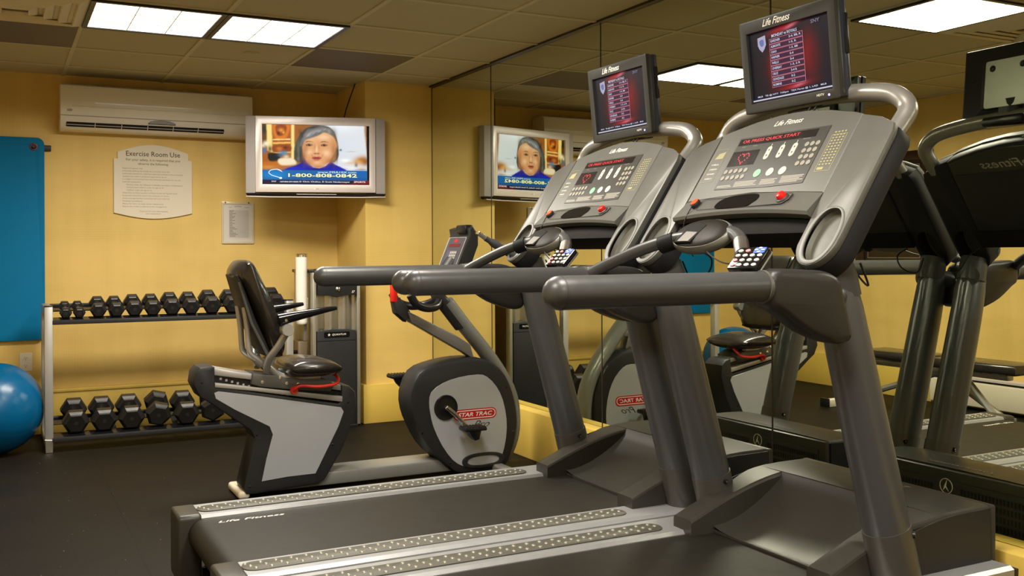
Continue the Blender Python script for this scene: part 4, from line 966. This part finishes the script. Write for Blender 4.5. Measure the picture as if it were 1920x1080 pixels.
        # cup holder: ring lip and tilted cavity
        mb = MB(); mb.plate([ell(.377, -.187, .062, .093, 36, 2.2), cup], .000, .0030, mat('cup_ring', (.115, .115, .106), .42, .1), .0012, W)
        lip = ell(.379, -.184, .0495, .083, 36, 2.2); deep = ell(.381, -.182, .043, .076, 36, 2.2)
        b2 = MB(); mb.loft([[(p[0], p[1], -.001) for p in lip], [(p[0], p[1], -.010) for p in lip], [(p[0], p[1], -.020) for p in deep]], mat('cup_inner', (.060, .057, .045), .42, .1), caps=False, M=W)
        mb.prism(deep, -.023, -.020, mat('cup_inner', (.060, .057, .045), .42, .1), 0, 1, W); mb.build('cup_holder', wg)
        # neck of the wing wrapping the upright
        mb = MB(); y = -s_*.375
        mb.tube([(1.428, y, 1.118), (1.440, y, 1.08), (1.452, y, 1.03)], [(.050, .050), (.056, .052), (.058, .052)], GREYD, 20, up=(1, 0, 0)); mb.build('wing_neck', wg)
    # display panel
    mb = MB(); mb.prism([(-.193, 0), (-.193, .201), (.201, .201), (.201, -.004), (.05, -.008), (-.193, -.002)], .0, .0016, PANEL, 0, 1, F)
    dp = mb.build('display_panel', c)
    mb = MB(); h = .0017
    mb.prism([(-.188, .170), (-.188, .195), (.157, .195), (.157, .166)], 0.0016, h+.0006, PANELK, 0, 1, F); mb.prism([(-.190, .087), (-.192, .146), (-.067, .145), (-.063, .087)], .0016, h+.0006, PANELK, 0, 1, F)
    mb.text('OR PRESS QUICK START', -.043, .183, .255, .014, LED, h+.0006, F, bold=.02)
    hr = [(-.128+.024*(16*math.sin(a)**3)/16, .117+.022*(13*math.cos(a)-5*math.cos(2*a)-2*math.cos(3*a)-math.cos(4*a))/16) for a in [2*PI*k/20 for k in range(20)]]
    for p in hr: mb.prism(ell(p[0], p[1], .0028, .0028, 6), h+.0006, h+.001, LED, 0, 1, F)
    mb.build('led_window', dp)
    K = mat('key_grey', (.22, .205, .17), .45); KW = mat('key_white', (.46, .44, .37), .45)
    for cx_ in (-.020, .036, .090):
        mb = MB(); mb.prism(rrect(cx_-.010, .100, cx_+.010, .150, .0098), .0016, .0032, KW, 0, 1, F)
        mb.prism(ell(cx_, .136, .0045, .005, 3), .0032, .0035, PANEL, 0, 1, F); mb.prism([(cx_-.004, .118), (cx_+.004, .118), (cx_, .110)], .0032, .0035, PANEL, 0, 1, F)
        mb.box((cx_-.001, .149, .0016), (cx_+.001, .160, .0025), KW, 0, 1, F); mb.build('arrow_key', dp)
    def key(nm, x, y, r_, m_):
        mb = MB(); mb.prism(ell(x, y, r_, r_, 16), .0016, .0032, m_, 0, 1, F); mb.build(nm, dp)
    for a in range(3):
        for b in range(4): key('number_key', .139+.022*a, .069+.0233*b, .0085, K)
    for a in range(5):
        for b in range(2): key('program_key', -.178+.0235*a, .041+.025*b, .0085, K)
    key('start_key', -.020, .048, .015, GREEN)
    for cx_ in (.036, .090): key('round_key', cx_, .048, .015, KW)
    mb = MB()
    def blk(x0, x1, y1, n, m, hgt=.0028, st_=.0052, hh=.0018):
        for k in range(n):
            mb.box((x0, y1-k*st_-hgt, hh-.0004), (x0+(x1-x0)*random.uniform(.75, 1.), y1-k*st_, hh), m, 0, 1, F)
    mb.text('TIME', -.155, .162, .018, .004, TXTG, .0017, F); mb.text('SPEED', -.10, .162, .02, .004, TXTG, .0017, F); mb.text('INCLINE', .125, .162, .03, .004, TXTG, .0017, F)
    mb.build('small_print', dp)
    for q in ((-.105, .005, .022, 4), (.014, .09, .022, 4), (.10, .195, .027, 5), (-.185, -.11, .012, 2)):
        mb = MB(); blk(q[0], q[1], q[2], q[3], TXTG); mb.build('small_print', dp)
    mb = MB()
    for (x0, x1, y0, y1, nr, nc) in ((.224, .282, .032, .164, 12, 4),):
        mb.plate([rrect(x0, y0, x1, y1, .003), rrect(x0+.0015, y0+.0015, x1-.0015, y1-.0015, .002)], .0002, .0008, TXTY, 0, F)
        for a in range(nc):
            for b in range(nr): mb.box((x0+.006+a*.0125, y0+.022+b*.0105, .0002), (x0+.013+a*.0125, y0+.027+b*.0105, .0008), TXTY, 0, 1, F)
        mb.text('HEART RATE', (x0+x1)/2, y1-.005, .04, .004, TXTY, .0003, F); mb.box((x0+.006, y0+.006, .0002), (x0+.03, y0+.015, .0008), TXTY, 0, 1, F)
    mb.build('instruction_chart', c); mb = MB()
    x0, x1, y0, y1 = -.287, -.229, .033, .166
    mb.plate([rrect(x0, y0, x1, y1, .003), rrect(x0+.0012, y0+.0012, x1-.0012, y1-.0012, .002)], .0002, .0008, TXTY, 0, F)
    mb.prism([(x0+.01, y1-.04), (x1-.008, y1-.04), (x1-.006, y1-.012), (x0+.02, y1-.018)], .0002, .0008, TXTY, 0, 1, F)
    for b in range(4): mb.text(('WARM UP', 'FAT BURN', 'CARDIO', 'HILL')[b], (x0+x1)/2, y0+.014+b*.019, .036, .005, TXTW, .0003, F, bold=.01)
    mb.build('instruction_chart', c)
    mb = MB(); mb.text('Life Fitness', 0, .243, .125, .020, TXTW, .0003, F, shear=.45, bold=.008); mb.build('logo', c)
    for nm, (bx, by), m_ in (('stop_button', (.168, -.066), RED), ('safety_key', (-.229, -.066), ORANGE)):
        mb = MB(); B = lm @ Matrix.Translation((bx, by+.0285, 0))
        if nm == 'stop_button': mb.lathe([(.021, .000), (.019, .006), (.0155, .008)], GREYD, 20, B); mb.lathe([(.0145, .004), (.0150, .014), (.0125, .020), (.006, .0225), (0, .023)], m_, 20, B)
        else:
            mb.prism(ell(0, 0, .0155, .0185, 20), .0, .010, DARK, .001, 1, B); mb.prism(ell(0, .001, .0125, .0150, 20), .010, .0145, m_, .0015, 1, B)
        mb.build(nm, lg)
    mb = MB(); sk = lm @ V((-.229, -.055, .008)); mb.tube(smooth([tuple(sk), (sk.x-.02, sk.y+.012, sk.z-.05), (sk.x-.005, sk.y+.03, sk.z-.11), (sk.x+.03, sk.y+.03, sk.z-.16)], 5, False), .0022, CORD, 6); mb.build('safety_lanyard', lg)
    # ---- handrails
    for s_ in (-1, 1):
        y = s_*.425; r = .0385; zr = 1.063
        pts = []; rr = []
        for k in range(8):
            a = PI/2*k/7; pts.append((.519+r*(1-math.cos(a)), y, zr)); rr.append(max(.0015, r*math.sin(a)))
        pts += [(.60, y, zr), (.9, y, zr+.001), (1.135, y, zr+.002)]; rr += [r]*3
        mb = MB(); mb.tube(pts, rr, CUSH, 28, up=(0, 0, 1)); hrl = mb.build('handrail', t, sharp=60)
        mb = MB()
        for q in range(2): pass
        mb.tube([(.519+r, y, zr), (.519+r+.0035, y, zr)], [r+.0006, r+.0006], GREYD, 28, False); mb.tube([(1.133, y, zr+.002), (1.143, y, zr+.002)], [r+.003, r+.003], GREYP, 28); mb.build('ring', hrl)
        shp = [(1.143, 1.103), (1.258, 1.106), (1.325, 1.100), (1.366, 1.078), (1.388, 1.015), (1.408, .945), (1.403, .925), (1.385, .916), (1.345, .918), (1.257, .950), (1.18, .998), (1.143, 1.024)]
        mb = MB(); mb.plate([smooth(shp, 3)], -.040, .040, DARK if 0 else mat('shroud_grey', (.020, .019, .018), .42, noise=.1), .016, XZ(y)); mb.build('rail_shroud', hrl, sharp=50)
        mb = MB(); mb.tube([(1.36, y*.98, 1.02), (1.43, y*.90, 1.04), (1.49, y*.82, 1.05)], .036, GREYD, 16); mb.build('rail_mount', hrl)
    # ---- heart rate bar with keypad
    mb = MB(); arc = smooth([(1.150, .395, 1.085), (1.185, .33, 1.118), (1.235, .21, 1.165), (1.275, .10, 1.192), (1.292, 0, 1.198), (1.305, -.09, 1.208), (1.285, -.165, 1.192), (1.245, -.225, 1.158), (1.195, -.29, 1.115), (1.150, -.395, 1.078)], 5, False)
    mb.tube(arc, .0195, CUSH, 16); hb = mb.build('pulse_bar', t, sharp=60)
    ey2 = V((.72, 0, .694)); PD = M4((1.286, .0, 1.200), (0, -1, 0), ey2, V((0, -1, 0)).cross(ey2))
    mb = MB(); secs = []
    for (k_, h_) in ((.80, -.026), (.93, -.022), (1., -.012), (1.0, -.002), (.985, .004), (.95, .009)):
        secs.append([(p[0]*k_, p[1]*k_, h_) for p in ell(0, 0, .125, .062, 40, 2.2)])
    mb.loft(secs, PADG, caps=True, M=PD)
    mb.loft([[(p[0]*k_, p[1]*k_, h_) for p in ell(0, 0, .125, .062, 40, 2.2)] for (k_, h_) in ((.94, .008), (.90, .012), (.7, .017), (.4, .020), (.05, .021))], mat('pad_top', (.012, .010, .008), .48, spec=.12), caps=True, M=PD)
    pd = mb.build('pulse_grip', hb, sharp=50)
    mb = MB(); mb.prism([(-.066, -.050), (.006, -.050), (.022, .022), (-.026, .036), (-.062, .012)], .010, .0225, mat('grip_well', (.004, .0035, .003), .6, spec=.1), .002, 1, PD); mb.prism([(-.054, -.047), (-.002, -.047), (.008, -.010), (-.046, -.006)], .0225, .0235, mat('pad_insert', (.13, .12, .105), .45), 0, 1, PD); mb.build('grip_insert', pd)
    mb = MB(); mb.tube([(1.268, -.193, 1.178), (1.228, -.247, 1.143)], .0212, STEEL, 16); mb.build('steel_sleeve', hb)
    mb = MB(); mb.tube(smooth([(1.270, .112, 1.186), (1.258, .130, 1.179), (1.248, .150, 1.172)], 4, False), .027, mat('clamp_black', (.006, .006, .006), .6, spec=.15), 16); mb.build('bar_clamp', hb)
    KM = M4((1.135, -.365, 1.135), V((.18, -.98, 0)).normalized(), V((.80, .147, .58)).normalized(), V((0, 0, 1)))
    ex_ = V((.20, -.98, .02)).normalized(); ey_ = V((.72, .15, .67)); ey_ = (ey_-ex_*ey_.dot(ex_)).normalized(); KM = M4((1.146, -.366, 1.133), ex_, ey_, ex_.cross(ey_))
    mb = MB(); mb.prism(rrect(-.047, -.040, .047, .040, .008), -.012, .006, BLKG, .003, 2, KM); mb.prism(rrect(-.049, -.042, .049, .042, .009), -.016, -.010, GREYP, .002, 1, KM); kp = mb.build('remote_keypad', hb)
    mb = MB()
    for a in range(4):
        for b in range(4):
            if b == 3 and a > 1: continue
            m_ = mat('key_white', (.46, .44, .37), .45) if not ((a, b) in ((1, 3), (0, 0), (0, 1))) else mat('key_pink', (.65, .18, .20), .4)
            mb.prism(ell(-.033+.0225*a, -.028+.0175*b, .0075, .0050, 12), .006, .0085, m_, 0, 1, KM)
    mb.prism(rrect(.008, .015, .042, .036, .004), .006, .0075, mat('key_blue', (.05, .10, .45), .35), 0, 1, KM)
    for (a, b) in ((.015, .026), (.035, .026), (.025, .033), (.025, .019)): mb.prism(ell(a, b, .006, .0028, 10), .0075, .009, mat('key_lightblue', (.35, .45, .75), .35), 0, 1, KM)
    mb.build('keys', kp)
    mb = MB(); mb.tube(smooth([(1.17, -.33, 1.135), (1.20, -.22, 1.12), (1.24, -.10, 1.14), (1.26, -.03, 1.175)], 5, False), .0022, CORD, 6); mb.build('keypad_cord', kp)
    # ---- television arch and screen
    mb = MB(); arch = smooth([(1.630, .390, 1.465), (1.668, .390, 1.505), (1.697, .388, 1.545), (1.703, .360, 1.580), (1.705, .30, 1.604), (1.706, .15, 1.622), (1.706, 0, 1.628), (1.706, -.15, 1.622), (1.705, -.30, 1.604), (1.703, -.360, 1.580), (1.697, -.388, 1.545), (1.668, -.390, 1.505), (1.630, -.390, 1.465)], 5, False)
    mb.tube(arch, .0275, mat('arch_silver', (.30, .29, .27), .32, .6), 20); mb.build('support_arch', t, sharp=70)
    tlt = math.radians(5.4); tz = V((-math.sin(tlt), 0, math.cos(tlt))); ty = V((0, -1, 0)); tn = ty.cross(tz)
    T = M4((1.636, .018, 1.750), ty, tz, tn)
    mb = MB(); so = [(-.176, -.118), (.178, -.118), (.178, .108), (-.176, .108)]
    mb.plate([rrect(-.207, -.149, .208, .149, .006), so], -.018, .004, TVBEZ, .003, T); mb.prism(rrect(-.205, -.147, .206, .147, .006), -.050, -.0185, mat('tv_side', (.022, .024, .034), .3), .008, 2, T)
    tvb = mb.build('television', t)
    mb = MB(); mb.box((-.11, -.09, -.075), (.11, .09, -.05), mat('tv_back_box', (.02, .02, .02), .5), .008, 2, T); mb.prism(rrect(-.09, -.09, .09, .085, .01), -.080, -.0745, mat('mount_plate', (.33, .34, .30), .4, .4), .001, 1, T)
    for bx in (-.06, .06): mb.lathe([(0, -.084), (.006, -.084), (.012, -.081), (.012, -.079)], BLACK, 14, T @ Matrix.Translation((bx, .055, 0)))
    mb.box((-.03, -.15, -.079), (.03, -.04, -.075), DARK, .002, 1, T); mb.box((-.08, -.16, -.10), (.08, -.125, -.05), BLACK, .008, 2, T)
    mb.tube([(1.70, .0, 1.625), (1.695, .0, 1.67), (1.70, .0, 1.70)], .03, DARK, 14)
    mb.build('television_mount', tvb)
    mb = MB(); mb.box((.198, -.02, -.046), (.212, .10, -.030), BLACK, .004, 2, T @ Matrix.Translation((.0, 0, 0))); mb.build('side_port', tvb)
    mb = MB(); mb.text('Life Fitness', -.035, .129, .125, .022, TXTW, .0042, T, shear=.5, bold=.012); mb.text('HDTV', .130, -.130, .030, .007, TXTW, .0042, T, bold=.01)
    mb.prism(ell(.165, -.134, .0035, .0035, 12), .004, .0055, mat('lit_blue_led', (.35, .30, 1.), .5, emit=3.), 0, 1, T); mb.build('logo', tvb)
    em = lambda n, c, k=1.: mat('lit_'+n, (c[0]*.62, c[1]*.62, c[2]*.62), .5, emit=k, spec=.04)
    C2 = Canvas(-.176, -.118, .178, .108, 120, 78, (.021, .013, .034))
    C2.blob(.085, .0, .032, .065, (.36, .008, .022), .9); C2.blob(.105, -.01, .030, .055, (.13, .006, .022), .7); C2.blob(-.082, -.015, .022, .050, (.30, .008, .022), .8); C2.blob(-.11, -.02, .025, .045, (.07, .008, .022), .7)
    C2.blob(-.03, .098, .060, .010, (.42, .012, .03), .9, .12); C2.blob(.015, .100, .028, .006, (.62, .22, .26), .9, .2); C2.blob(.01, -.086, .07, .010, (.42, .012, .03), .9, .05); C2.blob(.035, -.085, .03, .005, (.62, .22, .26), .9, .1)
    C2.blob(-.17, .0, .03, .2, (.010, .008, .018), .5)
    C2.poly([(-.19, -.106), (.19, -.106), (.19, -.094), (-.19, -.094)], (.008, .010, .05), .0008); C2.poly([(-.19, -.0945), (.19, -.0945), (.19, -.0935), (-.19, -.0935)], (.25, .25, .4), .0006)
    C2.poly([(-.19, -.1115), (.19, -.1115), (.19, -.1080), (-.19, -.1080)], (.75, .75, .85), .0008); C2.poly([(-.19, -.12), (.19, -.12), (.19, -.1120), (-.19, -.1120)], (.05, .03, .04), .0008)
    scrn = C2.mesh('screen', T, -.006, tvb, (0, 0, 0), .95)
    s2 = MB(); s2.M = T; A2 = lambda pts, m, k: s2.flat(pts, m, -.006+.00025*k)
    s2.text('MONDAY vs ROYALS', -.012, .0835, .112, .0095, em('tvtext', (.8, .8, 1.)), -.0040, bold=.02)
    names = [('GARDNER', '2-4, BB, R'), ('ALMONTE', '1-5, R'), ('CANO', '1-3, BB'), ('HAFNER', '0-4'), ('WELLS', '0-4'), ('OVERBAY', '1-3, 2 R'), ('CRUZ', '3-4 R'), ('GONZALEZ', '0-2'), ('ROMINE', '0-2')]
    for k, (a, b) in enumerate(names):
        y1 = .0745-.0172*k; y0 = y1-.0138
        A2([(-.0815, y0-.0012), (.0665, y0-.0012), (.0665, y1+.0012), (-.0815, y1+.0012)], em('pinkline', (.85, .28, .36)), 5)
        A2([(-.080, y0), (.065, y0), (.065, y1), (-.080, y1)], em('rowdark', (.060, .010, .045)), 6)
        s2.text(a, -.074, (y0+y1)/2, .0062*len(a), .0075, em('tvtext', (.8, .8, 1.)), -.0033, bold=.02, align='L'); s2.text(b, .008, (y0+y1)/2, .0052*len(b), .0075, em('tvtext', (.8, .8, 1.)), -.0033, bold=.02, align='L')
    A2([(-.134, .088), (-.098, .092), (-.096, .062), (-.104, .050), (-.115, .040), (-.128, .052), (-.134, .064)], em('shield', (.55, .50, .68)), 5)
    A2(smooth([(-.125, .078), (-.108, .080), (-.106, .064), (-.116, .058), (-.124, .066)], 3), em('shield_blue', (.18, .22, .55)), 6)
    s2.text('SNY', .122, .094, .036, .011, em('dimtext', (.28, .26, .38)), -.0035, bold=.01)
    s2.text('MLB   TB @ NYY  7:05pm   TEX Perez @ 1, LAD   MLB', .0, -.0995, .30, .0070, em('tvtext', (.8, .8, 1.)), -.0035, bold=.02)
    s2.build('scoreboard', tvb)
    mb = MB()
    for q in (-.05, -.075): mb.tube(smooth([(1.665, q, 1.595), (1.66, q+.01, 1.575), (1.668, q+.02, 1.560), (1.69, q+.03, 1.556)], 4, False), .003, CORD, 6)
    mb.build('television_cable', tvb)
    for s_ in (-1, 1):
        mb = MB(); mb.tube(smooth([(1.50, s_*.30, 1.16), (1.56, s_*.30, 1.13), (1.57, s_*.33, 1.08), (1.545, s_*.385, 1.06), (1.51, s_*.39, 1.12)], 5, False), .003, CORD, 6); mb.build('wiring', t)
    return t
TA = make_treadmill(); TA.location = (.537, 2.296, .0173); TA.scale = (.985,)*3
tag(TA, 'grey treadmill nearest the camera, with the larger looking television screen', 'treadmill', 'treadmills facing the mirror')
TB = copy_tree(TA); TB.location = (.537, 3.228, .0173)
tag(TB, 'farther grey treadmill beside the exercise bike, with the smaller looking screen', 'treadmill', 'treadmills facing the mirror')
mb = MB(); ps = [(1.215, .43, 1.232), (1.245, .43, 1.212), (1.300, .43, 1.182), (1.375, .42, 1.135)]
mb.tube(ps[:2], .0095, STEEL, 12); mb.tube(smooth(ps[1:], 4, False), [.012]*3+[.018]*3+[.017]*3, GREYD, 12); mb.lathe([(0, 0), (.012, 0), (.012, .008), (0, .009)], CHROME, 12, Matrix.Translation((1.215, .43, 1.228)))
ha = mb.build('accessory_handle', TB)

# ================================================================== THINGS SEEN ONLY IN THE MIRROR
ORG = (-.25, 4.75, 0)
bn = empty('weight_bench', ORG, 'black padded weight bench on a silver frame, seen in the mirror', 'bench')
mb = MB(); mb.box((-.38, 4.62, .385), (-.10, 5.22, .445), LEATH, .022, 3); mb.build('back_pad', bn, ORG)
mb = MB(); mb.prism([(-.36, 3.98), (-.12, 3.98), (-.10, 4.10), (-.10, 4.59), (-.38, 4.59), (-.38, 4.10)], .375, .44, LEATH, .02, 3); mb.build('seat_pad', bn, ORG)
mb = MB(); mb.box((-.27, 4.1, .33), (-.21, 5.3, .372), SILV, .006)
for a, b in (((-.24, 4.45, .34), (-.24, 4.15, .03)), ((-.24, 4.6, .34), (-.24, 5.45, .04)), ((-.24, 4.62, .34), (-.50, 4.32, .03)), ((-.24, 4.62, .34), (-.05, 4.32, .03))): mb.tube([a, b], .022, SILV, 8)
mb.box((-.55, 5.42, .0), (-.03, 5.48, .055), WHITE2, .006); mb.box((-.55, 4.28, .0), (-.03, 4.33, .045), SILV, .006); mb.box((-.27, 4.1, .0), (-.21, 4.32, .03), SILV, .004); mb.build('frame', bn, ORG)
mb = MB(); mb.box((-.025, 5.41, 0), (-.005, 5.49, .065), BLACK, .004); mb.box((-.575, 5.41, 0), (-.55, 5.49, .065), BLACK, .004); mb.build('end_cap', bn, ORG)
mb = MB(); mb.tube([(-.42, 5.40, .32), (-.06, 5.40, .32)], .045, LEATH, 20); mb.tube([(-.24, 5.25, .35), (-.24, 5.40, .32)], .015, SILV, 10); mb.build('roller', bn, ORG)
ORG = (XL, 4, 0); ht = empty('baseboard_heater', ORG, 'long white baseboard heater along the left wall, seen in the mirror', 'heater')
mb = MB(); mb.box((XL+.001, 1.2, .03), (XL+.13, 5.18, .20), WHITE2, .008); mb.build('casing', ht, ORG)
mb = MB(); mb.box((XL+.001, 1.2, .215), (XL+.10, 5.18, .235), TVSIL, .004); mb.box((XL+.001, 1.2, .2005), (XL+.09, 5.18, .2145), BLACK); mb.build('top_grille', ht, ORG)
ORG = (XL, 5.60, 1.45); pf = empty('framed_picture', ORG, 'dark glossy framed panel on the left wall, seen in the mirror behind the treadmill posts', 'picture')
Mp = M4((XL, 0, 0), (0, 1, 0), (0, 0, 1), (1, 0, 0))
mb = MB(); mb.plate([rrect(5.24, .98, 6.0, 1.925, .004), rrect(5.33, 1.06, 5.91, 1.85, .002)], .001, .03, WOOD, .006, Mp); mb.build('frame', pf, ORG)
mb = MB(); mb.box((XL+.001, 5.32, 1.05), (XL+.012, 5.92, 1.86), mat('dark_glass', (.02, .012, .008), .12)); mb.plate([rrect(5.36, 1.09, 5.88, 1.82, .002), rrect(5.365, 1.095, 5.875, 1.815, .002)], .012, .013, TXTB, 0, Mp); mb.build('glazing', pf, ORG)
